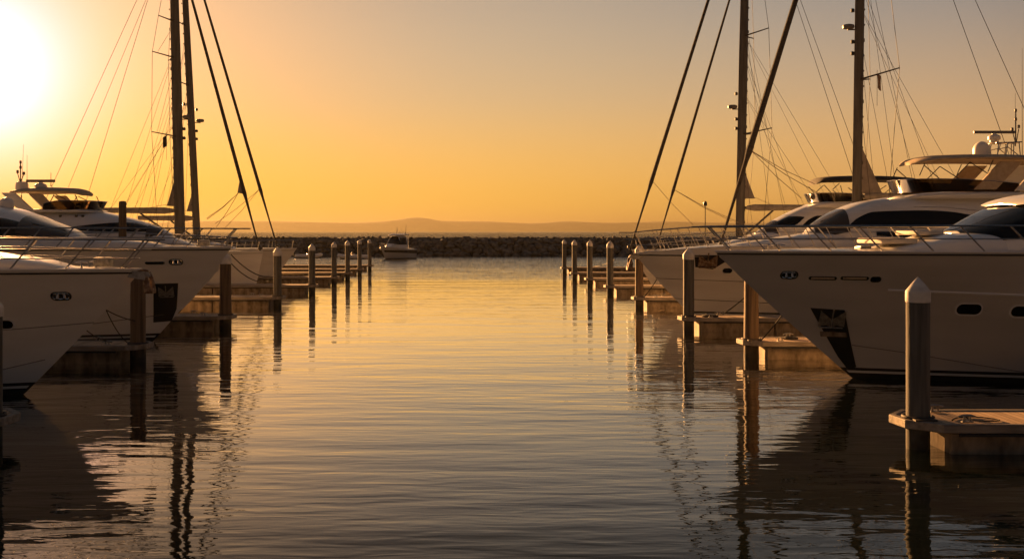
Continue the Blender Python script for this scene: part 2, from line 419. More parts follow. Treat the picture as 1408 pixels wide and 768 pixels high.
# ------------------------------------------------------------------ breakwater
def rock_mesh(seed, sub=3):
    import bmesh
    from mathutils import noise
    rng = random.Random(seed)
    bm = bmesh.new(); bmesh.ops.create_icosphere(bm, subdivisions=sub, radius=1)
    planes = [(Vector((rng.gauss(0, 1), rng.gauss(0, 1), rng.gauss(0, 1))).normalized(), rng.uniform(.55, .85)) for _ in range(9)]
    off = Vector((seed * 3.1, seed * 1.7, 0))
    for v in bm.verts:
        p = v.co.copy()
        for n, d in planes:
            e = p.dot(n) - d
            if e > 0: p -= n * e * .9
        p *= 1 + .12 * noise.noise(p * 1.6 + off) + .05 * noise.noise(p * 5 + off)
        v.co = p
    me = bpy.data.meshes.new('boulder'); bm.to_mesh(me); bm.free()
    for p in me.polygons: p.use_smooth = True
    return me
M['rock'] = vary(mat('breakwater stone', (.22, .18, .14), .92), (.075, .062, .05), (.24, .2, .16), (1, 1, 1), 1.3, bump=.8, bscale=6, bdist=.08)
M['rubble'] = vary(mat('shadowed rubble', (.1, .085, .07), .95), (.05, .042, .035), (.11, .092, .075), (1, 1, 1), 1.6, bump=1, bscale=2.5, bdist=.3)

def build_breakwater():
    Y0 = 178.0
    root = empty('breakwater', (0, Y0, 0), 0, 'long low breakwater of piled brown boulders closing off the harbour from the sea', 'breakwater')
    rng = random.Random(11)
    core = MB()
    rows = []
    for i in range(161):
        x = -150 + i * 2
        j = lambda s: rng.uniform(-s, s)
        rows.append([(x, .6 + j(.2), -1.5), (x, 1.3 + j(.2), .4), (x, 2.3 + j(.2), 1.5), (x, 3.2 + j(.2), 2.5), (x, 4.6, 2.95 + j(.1)), (x, 8.5, 2.9 + j(.1)), (x, 13, -1.5)])
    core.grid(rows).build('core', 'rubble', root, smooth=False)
    vars_ = [rock_mesh(20 + k) for k in range(7)]
    for me in vars_: me.materials.append(M['rock'])
    spots = []
    for row, (dy, z, r) in enumerate(((.2, .1, .9), (1.0, .85, .85), (1.8, 1.55, .8), (2.6, 2.15, .74), (3.5, 2.5, .6))):
        x = -150 + rng.uniform(0, 1)
        while x < 150:
            s = r * rng.uniform(.72, 1.22)
            spots.append((x, dy + rng.uniform(-.35, .35), z + rng.uniform(-.22, .16), s, row))
            x += s * rng.uniform(1.45, 1.85)
    # small stones along the crest
    x = -150
    while x < 150:
        s = rng.uniform(.22, .4); spots.append((x, 4.3 + rng.uniform(-.5, 1), 2.95 + rng.uniform(-.06, .05), s, 9)); x += rng.uniform(.7, 1.6)
    near = sorted([s for s in spots if -25 < s[0] < 24 and s[4] in (1, 2, 3, 4)], key=lambda s: -s[3])[:100]
    ids = set(id(s) for s in near)
    rest = MB()
    for s in spots:
        me = vars_[rng.randrange(7)]
        rot = Matrix.Rotation(rng.uniform(0, 6.28), 4, 'Z') @ Matrix.Rotation(rng.uniform(-.5, .5), 4, 'X') @ Matrix.Rotation(rng.uniform(-.4, .4), 4, 'Y')
        scl = (s[3] * rng.uniform(1.0, 1.25), s[3] * rng.uniform(.85, 1.1), s[3] * rng.uniform(.62, .82))
        if id(s) in ids:
            o = bpy.data.objects.new('boulder', me); COL.objects.link(o); o.parent = root
            o.location = s[:3]; o.rotation_euler = rot.to_euler(); o.scale = scl
        elif -62 < s[0] < 62:
            mx = Matrix.Translation(s[:3]) @ rot @ Matrix.Diagonal((*scl, 1))
            rest.add([mx @ v.co for v in me.vertices], [tuple(p.vertices) for p in me.polygons])
    o = rest.build('boulder_pile', 'rock', root, auto=180); o['kind'] = 'stuff'
build_breakwater()

# ------------------------------------------------------------------ finger docks and piles
DOCKZ = 0.55
def make_pile(X, Y, top, r, wood, label, capped=True, lean=(0, 0), seed=0):
    rng = random.Random(seed * 7 + 3)
    root = empty('mooring_pile', (X, Y, 0), rng.uniform(0, 6), label, 'mooring pile', 'mooring piles at the finger docks')
    ch = r * 2.1 if capped else 0
    zs = [-2.5] + [top * k / 10 for k in range(0, 10)] + [top - ch * .75 - .02 if capped else top]
    prof = [(r * (1 + (rng.uniform(-.025, .025) if wood else rng.uniform(-.006, .006))) * (1.0 if not wood else 1.06 - .1 * max(0, z) / top), z) for z in zs]
    if not capped: prof += [(r * .86, top + .06), (r * .45, top + .085), (0.0, top + .07)]
    MB().lathe(prof, n=24 if Y < 60 else 14).build('shaft', 'pile_wood' if wood else 'pile_conc', root)
    if capped:
        b = top - ch
        MB().lathe([(r * 1.0, b - .03), (r * 1.05, b - .02), (r * 1.06, b), (r * 1.06, b + ch * .36), (r * 1.03, b + ch * .42), (r * .55, b + ch * .72), (r * .12, top - .02), (0, top)], n=24 if Y < 60 else 14).build('cap', 'cap', root, auto=28)
    return root

def make_dock(X, Y, sgn, length, pile_r, label, cleats=(), dirn=1):
    """finger dock whose tip holds the pile at (X, Y); local +x runs towards the walkway"""
    root = empty('finger_dock', (X, Y, 0), 0 if sgn > 0 else pi, label, 'dock', 'floating finger docks along the fairway')
    # local y: towards the far side for right docks, mirrored on the left ones
    k = 1 if sgn > 0 else -1
    def P(x, y): return (x, y * k)
    f, bk = -.72, 1.0          # front and back edges
    out_ = [P(-.32, -.2), P(.18, f), P(length, f), P(length, bk), P(.06, bk), P(-.38, .42)]
    inn = [P(-.19, -.16), P(.23, f + .13), P(length, f + .13), P(length, bk - .13), P(.11, bk - .13), P(-.25, .38)]
    d = MB()
    d.prism(inn if k > 0 else inn[::-1], DOCKZ - .05, DOCKZ - .012)
    d.build('deck', 'planks', root, smooth=False)
    # edge timbers round the tip and along both sides
    e = MB()
    n = len(out_)
    segs = [(1, 2), (0, 1), (5, 0), (4, 5), (3, 4)]
    for a, b in segs:
        q = [out_[a], out_[b], inn[b], inn[a]]
        e.prism(q, DOCKZ - .15, DOCKZ + .008)
    e.build('edge_timber', 'whaler', root, smooth=False, bevel=.018)
    # thin dark rub strip under the edge timber
    w = MB()
    w.box(P(length / 2 + .2, f - .012) + (DOCKZ - .18,), (length - .5, .05, .05))
    w.box(P(length / 2 + .2, bk + .012) + (DOCKZ - .18,), (length - .5, .05, .05))
    w.build('rub_strip', 'rubber', root, smooth=False)
    x = .34
    i = 0
    while x < length - 1:
        L = min(3.0, length - x - .1)
        MB().box((x + L / 2, (f + bk) / 2 * k, .06), (L - .05, bk - f - .3, .62)).build('float', 'float_conc', root, smooth=False, bevel=.025)
        x += L; i += 1
        if i >= 5: break
    # pile guide: hoop bolted to the edge
    g = MB()
    ring = [(pile_r * 1.28 * cos(a), pile_r * 1.28 * sin(a), DOCKZ + .035) for a in [2 * pi * j / 20 for j in range(21)]]
    g.tube(ring, .028, 6, cap=False)
    g.box(P(0.0, -pile_r * 1.5) + (DOCKZ + .022,), (.4, .16, .03))
    g.build('pile_guide', 'wire', root)
    for cx, cy in cleats:
        c = MB(); q = P(cx, cy)
        z = DOCKZ
        c.tube([(q[0] - .16, q[1], z + .1), (q[0] - .07, q[1], z + .125), (q[0] + .07, q[1], z + .125), (q[0] + .16, q[1], z + .1)], [.014, .022, .022, .014], 8)
        c.tube([(q[0] - .055, q[1], z), (q[0] - .05, q[1], z + .12)], .02, 8); c.tube([(q[0] + .055, q[1], z), (q[0] + .05, q[1], z + .12)], .02, 8)
        c.box((q[0], q[1], z + .012), (.2, .08, .02))
        c.build('cleat', 'galv', root)
    return root
EX = 16
right = [ # X, Y, pile top, timber?, pile label, dock label, cleats
 (8.23, 20.3, 3.16, .21, 0, 'grey concrete mooring pile with white cone cap nearest the camera on the right', 'plank finger dock with sunlit top and two cleats in the right foreground'),
 (8.88, 35.0, 3.30, .225, 1, 'brown timber mooring pile under the overhanging bow of the large grey yacht', 'sunlit finger dock passing under the bow of the large grey yacht'),
 (8.75, 44.5, 3.35, .22, 0, 'grey mooring pile standing in front of the white yacht with the rusty anchor', 'finger dock in front of the white yacht with the rusty anchor'),
 (8.78, 57.9, 3.30, .21, 1, 'brown timber mooring pile right under the bow tip with the hanging rusty anchor', 'finger dock just behind the stem of the white yacht with the rusty anchor'),
 (8.81, 70.4, 3.42, .215, 0, 'dark white-capped pile on the right, fourth counted from the far end of its row', 'right finger dock at the fourth pile from the far end'),
 (8.68, 81.4, 3.36, .20, 0, 'dark white-capped pile on the right, third counted from the far end of its row', 'right finger dock at the third pile from the far end'),
 (8.62, 93.0, 3.30, .21, 0, 'dark white-capped pile on the right, second counted from the far end of its row', 'right finger dock at the second pile from the far end'),
 (8.85, 106.0, 3.25, .20, 0, 'slim capped pile farthest along the right side of the fairway', 'farthest finger dock on the right side of the fairway')]
left = [
 (-8.99, 20.5, 2.86, .20, 0, 'pile with white cap cut off by the left edge of the view', 'pale tip of a finger dock at the left edge of the view'),
 (-10.3, 33.8, 2.55, .23, 1, 'dark brown timber mooring pile beside the anchor of the nearest left yacht', 'finger dock between the two nearest yachts on the left'),
 (-10.2, 45.3, 3.18, .235, 1, 'brown timber pile with white cone cap beside the left yacht bow with black anchor pocket', 'finger dock right behind the left yacht with the black anchor pocket'),
 (-10.4, 58.5, 3.18, .215, 0, 'grey pile with white cap standing before the white plumb sailing hull', 'left finger dock at the fifth-nearest white-capped grey pile row, before the plumb white hull'),
 (-10.45, 71.4, 3.22, .21, 0, 'dark capped pile, fifth from the far end of the left row', 'left finger dock at the fifth pile from the far end'),
 (-10.6, 84.0, 3.22, .20, 0, 'dark capped pile, fourth from the far end of the left row', 'left finger dock at the fourth pile from the far end'),
 (-10.6, 93.0, 3.25, .20, 0, 'dark capped pile, third from the far end of the left row', 'left finger dock at the third pile from the far end'),
 (-10.5, 102.0, 3.25, .19, 0, 'dark capped pile, second from the far end of the left row', 'left finger dock at the second pile from the far end'),
 (-10.6, 113.0, 3.2, .19, 0, 'slim capped pile farthest along the left side of the fairway', 'farthest finger dock on the left side of the fairway')]
for i, (X, Y, top, r, wood, pl, dl) in enumerate(right):
    make_pile(X, Y, top, r, wood, pl, capped=not (wood and i == 1), seed=i)
    make_dock(X, Y, 1, EX, r, dl, [(.62, .72), (.72, -.42)] if i == 0 else ([(.8, -.45), (1.4, .78)] if i < 4 else ()))
for i, (X, Y, top, r, wood, pl, dl) in enumerate(left):
    make_pile(X, Y, top, r, wood, pl, capped=i != 1, seed=i + 20)
    make_dock(X, Y, -1, EX, r, dl, [(.8, -.45), (1.5, .78)] if i < 4 else ())
make_pile(X_at(168.5, 46.3), 46.3, Z_at(279, 46.3), .165, 1, 'tall thin weathered timber post rising behind the rails of the left yachts', capped=False, seed=77)
# ------------------------------------------------------------------ haze
def build_haze():
    m = bpy.data.materials.new('evening haze'); m.use_nodes = True
    m.node_tree.nodes.clear()
    v = mn(m, 'ShaderNodeVolumePrincipled'); o = mn(m, 'ShaderNodeOutputMaterial')
    v.inputs['Color'].default_value = (.14, .132, .098, 1)
    v.inputs['Density'].default_value = HAZE_DENSITY
    v.inputs['Anisotropy'].default_value = .5
    lk(m, v.outputs[0], o.inputs['Volume'])
    b = MB().box((0, 22450, 119), (62000, 45600, 242)).build('haze', m, smooth=False)
    tag(b, None, None, kind='stuff')
HAZE_DENSITY = 0.00008
build_haze()

# ------------------------------------------------------------------ boats: hulls
class Hull:
    def __init__(s, L, B, zb, ov, zs=None, ent=(.62, .46), pw=(1.75, 2.25), plumb=False, aft=.93, zbot=.3):
        s.L, s.B, s.zb, s.ov = L, B, zb, ov
        s.zs = zs or (lambda x: zb); s.ent = ent; s.pw = pw; s.aft = aft; s.zbot = zbot
    def stem(s, z):
        if z >= 0: return -s.ov * (1 - min(1.05, z / s.zb)) ** 1.06 if z < s.zb else 0
        return -s.ov + z * 1.5
    def hb(s, x, z):
        zr = max(0, min(1, z / s.zb)); u = s.stem(z) - x
        if u <= 0: return 0.0
        e = lerp(s.ent[0], s.ent[1], zr ** .8) * s.L; p = lerp(s.pw[0], s.pw[1], zr)
        t = min(1, u / e)
        w = s.B * lerp(.84, 1, zr ** .7) * (1 - (1 - t) ** p)
        if z < 0: w *= max(.2, 1 + z * .6)
        a = max(0, (-x / s.L - .6) / .4)
        return w * lerp(1, s.aft, a * a)
    def rows(s, zfun0, zfun1, nv, cols, side):
        R = []
        for v in range(nv + 1):
            r = []
            for c in cols:
                x = -c * s.L
                for _ in range(3):
                    z = lerp(zfun0(x), zfun1(x), v / nv)
                    x = s.stem(z) - c * (s.L + s.stem(z))
                r.append((x, side * s.hb(x, z), z))
            R.append(r)
        return R
    cols = [0, .004, .012, .025, .04, .06, .085, .115, .15, .19, .24, .3, .37, .45, .54, .64, .76, .88, 1]
    def build(s, root, mhull, mbot='bottom', deckm='gelcoat', camber=.12, inset=.06):
        h = MB()
        top = s.zs
        for sd in (1, -1):
            h.grid(s.rows(lambda x: s.zbot, top, 12, s.cols, sd), flip=sd < 0)
        # transom
        tr = [(-s.L, s.hb(-s.L, lerp(s.zbot, top(-s.L), k / 6)), lerp(s.zbot, top(-s.L), k / 6)) for k in range(7)]
        h.grid([tr, [(x, -y, z) for x, y, z in tr]])
        h.build('hull', mhull, root, auto=40)
        b = MB()
        for sd in (1, -1): b.grid(s.rows(lambda x: -.8, lambda x: s.zbot, 4, s.cols, sd), flip=sd < 0)
        tr = [(-s.L, s.hb(-s.L, z), z) for z in (-.8, -.3, s.zbot)]
        b.grid([tr, [(x, -y, z) for x, y, z in tr]])
        b.build('bottom_paint', mbot, root)
        # boot stripe 6 mm proud
        st = MB()
        for sd in (1, -1):
            st.grid([[(p[0] + (.006 if i == 0 else 0), p[1] + sd * .007, p[2]) for i, p in enumerate(r)] for r in s.rows(lambda x: s.zbot * .52, lambda x: s.zbot * .74, 1, s.cols[1:], sd)])
        st.build('boot_stripe', 'stripe', root)
        d = MB()
        rr = []
        for c in s.cols:
            x = -c * s.L; z = top(x) - .05; w = max(0, s.hb(x, z) - inset * min(1, c * 40))
            rr.append([(x - (.05 if c == 0 else 0), w * q, z + camber * (1 - q * q) * min(1, w)) for q in (-1, -.75, -.4, 0, .4, .75, 1)])
        d.grid(rr).build('deck', deckm, root)
        g = MB()
        for sd in (1, -1):
            g.tube([(-c * s.L, sd * (s.hb(-c * s.L, top(-c * s.L)) - .01), top(-c * s.L)) for c in s.cols], .028, 6)
        g.build('toe_rail', 'gelcoat', root)
    def strip(s, root, name, m, zf, x0, x1, w, off, n=40, sides=(1, -1)):
        """half-round rail or seam lying on the hull side at height zf(x)"""
        t = MB()
        for sd in sides:
            pts = []
            for i in range(n + 1):
                x = lerp(x0, x1, i / n); z = zf(x)
                x = min(x, s.stem(z) - .005)
                pts.append((x, sd * (s.hb(x, z) + off), z))
            t.tube(pts, w, 6)
        return t.build(name, m, root)
    def surf(s, x, z): return s.hb(x, z)

def patch(surf, outline, off, sd, m, name, parent, ring=(1, .7, .4, .12), depth=.03):
    """panel that follows a side surface y = surf(x, z); outline is star-shaped"""
    cx = sum(p[0] for p in outline) / len(outline); cz = sum(p[1] for p in outline) / len(outline)
    t = MB(); rows = []
    def pt(p, o): return (p[0], sd * (surf(p[0], p[1]) + o), p[1])
    rows.append([pt(p, -depth) for p in outline])
    for k in ring: rows.append([pt((cx + (p[0] - cx) * k, cz + (p[1] - cz) * k), off) for p in outline])
    t.grid(rows, True)
    n = len(outline); o = len(t.v) - n
    t.f.append(tuple(range(o, o + n)))
    return t.build(name, m, parent, auto=50)
def rrect(cx, cz, w, h, r, skew=0, n=5):
    pts = []
    for qx, qz, a0 in ((1, 1, 0), (-1, 1, pi / 2), (-1, -1, pi), (1, -1, 3 * pi / 2)):
        for i in range(n + 1):
            a = a0 + pi / 2 * i / n
            z = qz * (h / 2 - r) + r * sin(a)
            pts.append((cx + qx * (w / 2 - r) + r * cos(a) + skew * z, cz + z))
    return pts
def dens(poly, n=5):
    out = []
    for i, p in enumerate(poly):
        q = poly[(i + 1) % len(poly)]
        out += [(lerp(p[0], q[0], k / n), lerp(p[1], q[1], k / n)) for k in range(n)]
    return out

def rail(root, hull, x_aft, height, tip, n_st, lean, inset=.12, mid=True, zf=None, r=.019, x_fwd=-.25, mids=(.52,)):
    """pulpit rail round the bow with forward-leaning stanchions"""
    r *= 1.2
    zd = hull.zs
    hgt = zf or (lambda x: height)
    def deckp(x, sd):
        return Vector((x, sd * max(.04, hull.hb(x, zd(x)) - inset), zd(x)))
    def topp(x, sd):
        b = deckp(min(x, x_fwd), sd)
        return Vector((x + lean, b.y * .97, zd(x) + hgt(x)))
    main = MB()
    N = 26
    for frac, rad in [(1, r)] + [(f, r * .62) for f in (mids if mid else ())]:
        pts = []
        for i in range(N + 1):
            x = lerp(x_aft, x_fwd, i / N)
            a, b = deckp(x, 1), topp(x, 1)
            pts.append(a.lerp(b, frac))
        last = pts[-1]
        nose = Vector((lerp(x_fwd, tip, frac), 0, last.z))
        arc = [last.lerp(nose, t) + Vector((0, last.y * (sqrt(max(0, 1 - t * t)) - (1 - t)), 0)) for t in (.35, .7, .9, 1)]
        full = pts + arc
        full += [Vector((p.x, -p.y, p.z)) for p in reversed(full[:-1])]
        main.tube(full, rad, 6)
    o = main.build('rail', 'steel', root)
    for i in range(n_st):
        x = lerp(x_aft + .2, x_fwd - .1, i / (n_st - 1))
        for sd in (1, -1):
            st = MB()
            st.tube([deckp(x, sd) + Vector((0, 0, -.02)), topp(x, sd)], r * .85, 6)
            st.tube([deckp(x, sd) + Vector((0, 0, -.03)), deckp(x, sd) + Vector((0, 0, .025))], r * 1.7, 8)
            st.build('stanchion', 'steel', o)
    return o

# ------------------------------------------------------------------ deckhouses
class House:
    """lofted superstructure; stations run aft: (x, z_base, z_top, half_width)"""
    def __init__(s, st, n=3.6, tum=.16):
        st = sorted(st); s.xs = [a[0] for a in st]; s.zb_, s.zt_, s.w_ = ([a[k] for a in st] for k in (1, 2, 3)); s.n = n; s.tum = tum
    def zb(s, x): return sp_interp(s.xs, s.zb_, x)
    def zt(s, x): return sp_interp(s.xs, s.zt_, x)
    def w(s, x): return sp_interp(s.xs, s.w_, x)
    def y(s, x, z):
        a, b = s.zb(x), s.zt(x)
        r = max(0, min(.9999, (z - a) / max(.001, b - a)))
        return s.w(x) * (1 - r ** s.n) ** (1 / s.n) * (1 - s.tum * r)
    def sec(s, x, th, off=0):
        a, b, w = s.zb(x), s.zt(x), s.w(x)
        c, q = cos(th), sin(th)
        zz = abs(q) ** (2 / s.n); yy = math.copysign(abs(c) ** (2 / s.n), c)
        return (x, yy * w * (1 - s.tum * zz) + off * c, a + (b - a) * zz + off * q)
    def build(s, root, m, name='deckhouse', nx=46, nt=28):
        h = MB(); rows = []
        x0, x1 = s.xs[0], s.xs[-1]
        X = [x1 - (x1 - x0) * (i / nx) ** 1.35 for i in range(nx + 1)]
        ths = [pi * j / nt for j in range(nt + 1)]
        for x in X: rows.append([s.sec(x, t) for t in ths])
        h.grid(rows)
        n = nt + 1
        h.f.append(tuple(range(n)))
        o = (len(X) - 1) * n; h.f.append(tuple(o + k for k in range(n)))
        return h.build(name, m, root, auto=50)
    def band(s, parent, m, pts, sd, off=.012, name='side_window', nx=30, nz=6):
        """window between z_low(x) and z_high(x): pts = [(x, zlo, zhi)]"""
        pts = sorted(pts); xs = [p[0] for p in pts]; lo = [p[1] for p in pts]; hi = [p[2] for p in pts]
        rows = []
        for i in range(nx + 1):
            x = lerp(xs[0], xs[-1], i / nx); a, b = sp_interp(xs, lo, x), sp_interp(xs, hi, x)
            b = min(b, s.zt(x) - .05 * (s.zt(x) - s.zb(x))); a = min(a, b - .004)
            rows.append([(x, sd * (s.y(x, lerp(a, b, j / nz)) + off), lerp(a, b, j / nz)) for j in range(nz + 1)])
        t = MB().grid(rows)
        rim = [[(p[0], p[1] - sd * (off + .03), p[2]) for p in r] for r in rows]
        for j in (0, nz): t.grid([[r[j] for r in rows], [r[j] for r in rim]])
        for i in (0, nx): t.grid([rows[i], rim[i]])
        return t.build(name, m, parent, auto=50)
    def front(s, parent, m, x0, x1, th0, off=.012, name='windshield', nx=16, nt=18):
        rows = []
        for i in range(nx + 1):
            x = lerp(x0, x1, i / nx)
            rows.append([s.sec(x, lerp(th0, pi - th0, j / nt), off) for j in range(nt + 1)])
        rows = [[(p[0] + off, p[1], p[2]) for p in r] for r in rows]
        return MB().grid(rows).build(name, m, parent, auto=50)

def slab(root, name, m, st, n=2.6, thick=None):
    """hardtop or canvas top: stations (x, z_mid, half_width, half_thickness) as rounded flat sections"""
    st = sorted(st); xs = [a[0] for a in st]
    f = lambda k, x: sp_interp(xs, [a[k] for a in st], x)
    rows = []
    N = 26
    for i in range(N + 1):
        u = i / N; x = lerp(xs[0], xs[-1], .5 - .5 * cos(pi * u))
        z, w, t = f(1, x), f(2, x), f(3, x)
        r = []
        for j in range(24):
            a = 2 * pi * j / 24; c, q = cos(a), sin(a)
            yy = math.copysign(abs(c) ** (2 / 3.2), c) * w; zz = math.copysign(abs(q) ** (2 / 2.2), q) * t
            r.append((x, yy, z + zz + .06 * w * (1 - (yy / max(w, .01)) ** 2)))
        rows.append(r)
    t = MB().grid(rows, True)
    t.f.append(tuple(range(24))); t.f.append(tuple(N * 24 + k for k in range(24)))
    return t.build(name, m, root, auto=60)

def fairlead(root, hull, x, z, w, h, sd):
    """oval hawse with polished rim, dark throat and two rollers"""
    f = patch(hull.surf, rrect(x, z, w * 1.2, h * 1.5, h * .74), .012, sd, M['black'], 'fairlead', root)
    rim = [(p[0], sd * (hull.hb(p[0], p[1]) + .02), p[1]) for p in rrect(x, z, w, h, h * .49, n=6)]
    MB().tube(rim + rim[:1], .022, 6, cap=False).build('rim', 'chrome', f)
    for k in (-.2, .2):
        y = sd * (hull.hb(x + k * w, z) + .02)
        MB().tube([(x + k * w, y, z - h * .36), (x + k * w, y, z + h * .36)], w * .1, 8).build('roller', 'chrome', f)
    return f
def porthole(root, hull, x, z, w, h, sd, rim='gelcoat'):
    f = patch(hull.surf, rrect(x, z, w * 1.14, h * 1.3, h * .6), .014, sd, M[rim], 'porthole', root)
    patch(hull.surf, rrect(x, z, w, h, h * .47), .024, sd, M['glass'], 'pane', f)
    return f
def anchor_pocket(root, hull, poly, sd, plate=True):
    p = patch(hull.surf, dens(poly), .016, sd, M['black'], 'anchor_pocket', root, ring=(1, .85, .7, .5, .3, .1))
    x0 = min(a[0] for a in poly); x1 = max(a[0] for a in poly); z1 = max(a[1] for a in poly); z0 = min(a[1] for a in poly)
    return p
def plate_anchor(parent, hull, x, z, w, sd, m='galv'):
    """folded plate anchor stowed against the hull side"""
    def pt(px, pz, o): return (px, sd * (hull.hb(px, pz) + o), pz)
    a = MB()
    for k in (-1, 1):
        tri = [(x + k * w * .04, z + w * .05), (x + k * w * .48, z + w * .42), (x + k * w * .5, z - w * .28), (x + k * w * .2, z - w * .22), (x + k * w * .04, z - w * .3)]
        vs = [pt(p[0], p[1], .04) for p in tri] + [pt(p[0], p[1], .075) for p in tri]
        n = len(tri)
        a.add(vs, [tuple(range(n))[::-1], tuple(range(n, 2 * n))] + [(i, (i + 1) % n, n + (i + 1) % n, n + i) for i in range(n)])
    a.tube([pt(x, z + w * .5, .06), pt(x, z - w * .32, .10)], w * .035, 8)
    a.tube([pt(x - w * .45, z - w * .33, .07), pt(x + w * .45, z - w * .33, .07)], w * .03, 8)
    return a.build('anchor', m, parent, smooth=False)
def bow_anchor(root, hull, m='rust', s=1.0):
    """roller cheeks on the stem head with a stockless anchor hanging from it"""
    zb = hull.zb
    r = MB()
    for k in (-1, 1): r.prism([(-.5, zb - .02), (.24 * s, zb - .06), (.3 * s, zb - .16), (.1, zb - .26), (-.3, zb - .2)], k * .10 - .012, k * .10 + .012, 'y')
    r.tube([(.2 * s, -.1, zb - .13), (.2 * s, .1, zb - .13)], .05, 10)
    r.build('bow_roller', 'galv', root, smooth=False)
    a = MB()
    a.tube([(-.35, 0, zb + .0), (.16 * s, 0, zb - .05), (.30 * s, 0, zb - .22), (.27 * s, 0, zb - .62 * s)], [.045, .05, .055, .07], 8)
    a.box((.25 * s, 0, zb - .66 * s), (.26 * s, .42 * s, .16 * s))
    for k in (-1, 1):
        a.prism([(.16 * s, zb - .7 * s), (.36 * s, zb - .66 * s), (.30 * s, zb - .36 * s), (.22 * s, zb - .18 * s), (.12 * s, zb - .42 * s)], k * .24 * s - .05, k * .24 * s + .05, 'y')
    a.build('anchor', m, root, smooth=False, bevel=.012)

def lathe_at(root, name, m, c, prof, n=20):
    return MB().lathe(prof, c, n).build(name, m, root)
def dome(root, x, y, z, r, h, name='satellite_dome'):
    return lathe_at(root, name, 'radome', (x, y, z), [(r * .55, -.12), (r * .6, 0), (r * .96, .02), (r, h * .15), (r, h * .45)] + [(r * cos(a), h * .45 + h * .55 * sin(a)) for a in (.3, .6, .9, 1.2, 1.4)] + [(0, h)])
def scanner(root, x, y, z, L, h=.5):
    o = lathe_at(root, 'radar', 'radome', (x, y, z), [(.14, 0), (.2, .03), (.2, .12), (.28, .16), (.28, .3), (.2, .36), (.1, .4), (.1, .44), (0, .45)])
    MB().box((x, y, z + .5), (L, .12, .13)).build('scanner_bar', 'radar_dark', o, smooth=False, bevel=.02)
    return o
def whip(root, x, y, z0, z1, lean=0, r=.012):
    t = MB().tube([(x, y, z0), (x + lean * .4, y, lerp(z0, z1, .4)), (x + lean, y, z1)], [r * 1.6, r, r * .55], 6)
    t.tube([(x, y, z0 - .05), (x, y, z0 + .12)], r * 2.6, 8)
    return t.build('antenna', 'radar_dark', root)
def light_mast(root, x, y, z0, z1):
    t = MB()
    t.tube([(x, y, z0), (x, y, z1)], .03, 8); h = z1 - z0
    t.tube([(x - .02, y, z0), (x - .14, y, z0 + h * .45)], .022, 6); t.tube([(x, y, z0), (x + .16, y, z0 + h * .4)], .022, 6)
    for dx, k, r in ((-.14, .5, .06), (.16, .42, .06), (0, .72, .06), (0, .98, .055)):
        t.lathe([(r * .8, -.05), (r, -.03), (r, .07), (r * .7, .1), (0, .1)], (x + dx, y, z0 + h * k), 10)
    return t.build('light_mast', 'radar_dark', root)

class Boat:
    """bow at (X0, d); right-hand boats point to -X, left-hand ones to +X"""
    def __init__(s, name, sgn, d, bow_px, label, cat, group=None):
        s.sgn, s.d = sgn, d
        s.X0 = X_at(bow_px, d)
        s.root = empty(name, (s.X0, d, 0), 0 if sgn > 0 else pi, label, cat, group)
        s.near = -1 if sgn > 0 else 1      # local y sign of the side facing the camera
    def x(s, px, dd=None): return s.sgn * (X_at(px, dd or s.d) - s.X0)
    def z(s, py, dd=None): return Z_at(py, dd or s.d)
    def p(s, px, py, dd=None): return (s.x(px, dd), s.z(py, dd))

def solve_on(B, surf, px, py):
    """local (x, z) of the point of the camera-side surface seen at a photo pixel"""
    d = B.d
    for _ in range(25):
        x, z = B.x(px, d), B.z(py, d)
        d = .5 * d + .5 * (B.d - max(0, surf(x, z)))
    return (x, z)
def stations(B, pts, zb, dd):
    """(px, py of the roof line, half width) -> house stations"""
    return [(B.x(px, dd), zb, B.z(py, dd), w) for px, py, w in pts]
def windscreen(root, x_nose, x_aft, w, z0, z1, flare=.16, m='smoke', nose=1.3, rim='chrome'):
    rows = [[], []]; N = 36
    plan = []
    for i in range(N + 1):
        a = lerp(-pi / 2, pi / 2, i / N)
        plan.append((x_nose - nose + nose * abs(cos(a)) ** .8, w * math.copysign(abs(sin(a)) ** .7, sin(a))))
    plan = [(x_aft, -w)] + [(lerp(x_aft, plan[0][0], k / 6), -w) for k in range(1, 6)] + plan + [(lerp(plan[-1][0], x_aft, k / 6), w) for k in range(1, 7)]
    n = len(plan)
    lo = [(x, y, z0) for x, y in plan]
    hi = [(x + flare * (1.3 if x > x_nose - nose else .4), y * (1 + flare * .35 / w), z1 - .35 * (z1 - z0) * max(0, (x_nose - nose - x) / (x_nose - nose - x_aft)) ** 1.5) for x, y in plan]
    inn = [(x - .03, y * .985, z) for x, y, z in hi]; inl = [(x - .03, y * .985, z) for x, y, z in lo]
    t = MB().grid([lo, hi, inn, inl])
    o = t.build('windscreen', m, root, auto=60)
    MB().tube(hi, .018, 6).build('screen_rim', rim, o)
    return o
def strut(root, pts, r=.022, m='steel', name='strut'):
    return MB().tube(pts, r, 6).build(name, m, root)
def swept_leg(root, B, poly_px, dd, ys, t=.09, m='gelcoat', name='arch_leg'):
    for y in ys:
        MB().prism([B.p(px, py, dd) for px, py in poly_px], y - t, y + t, 'y').build(name, m, root, smooth=False, bevel=.03)

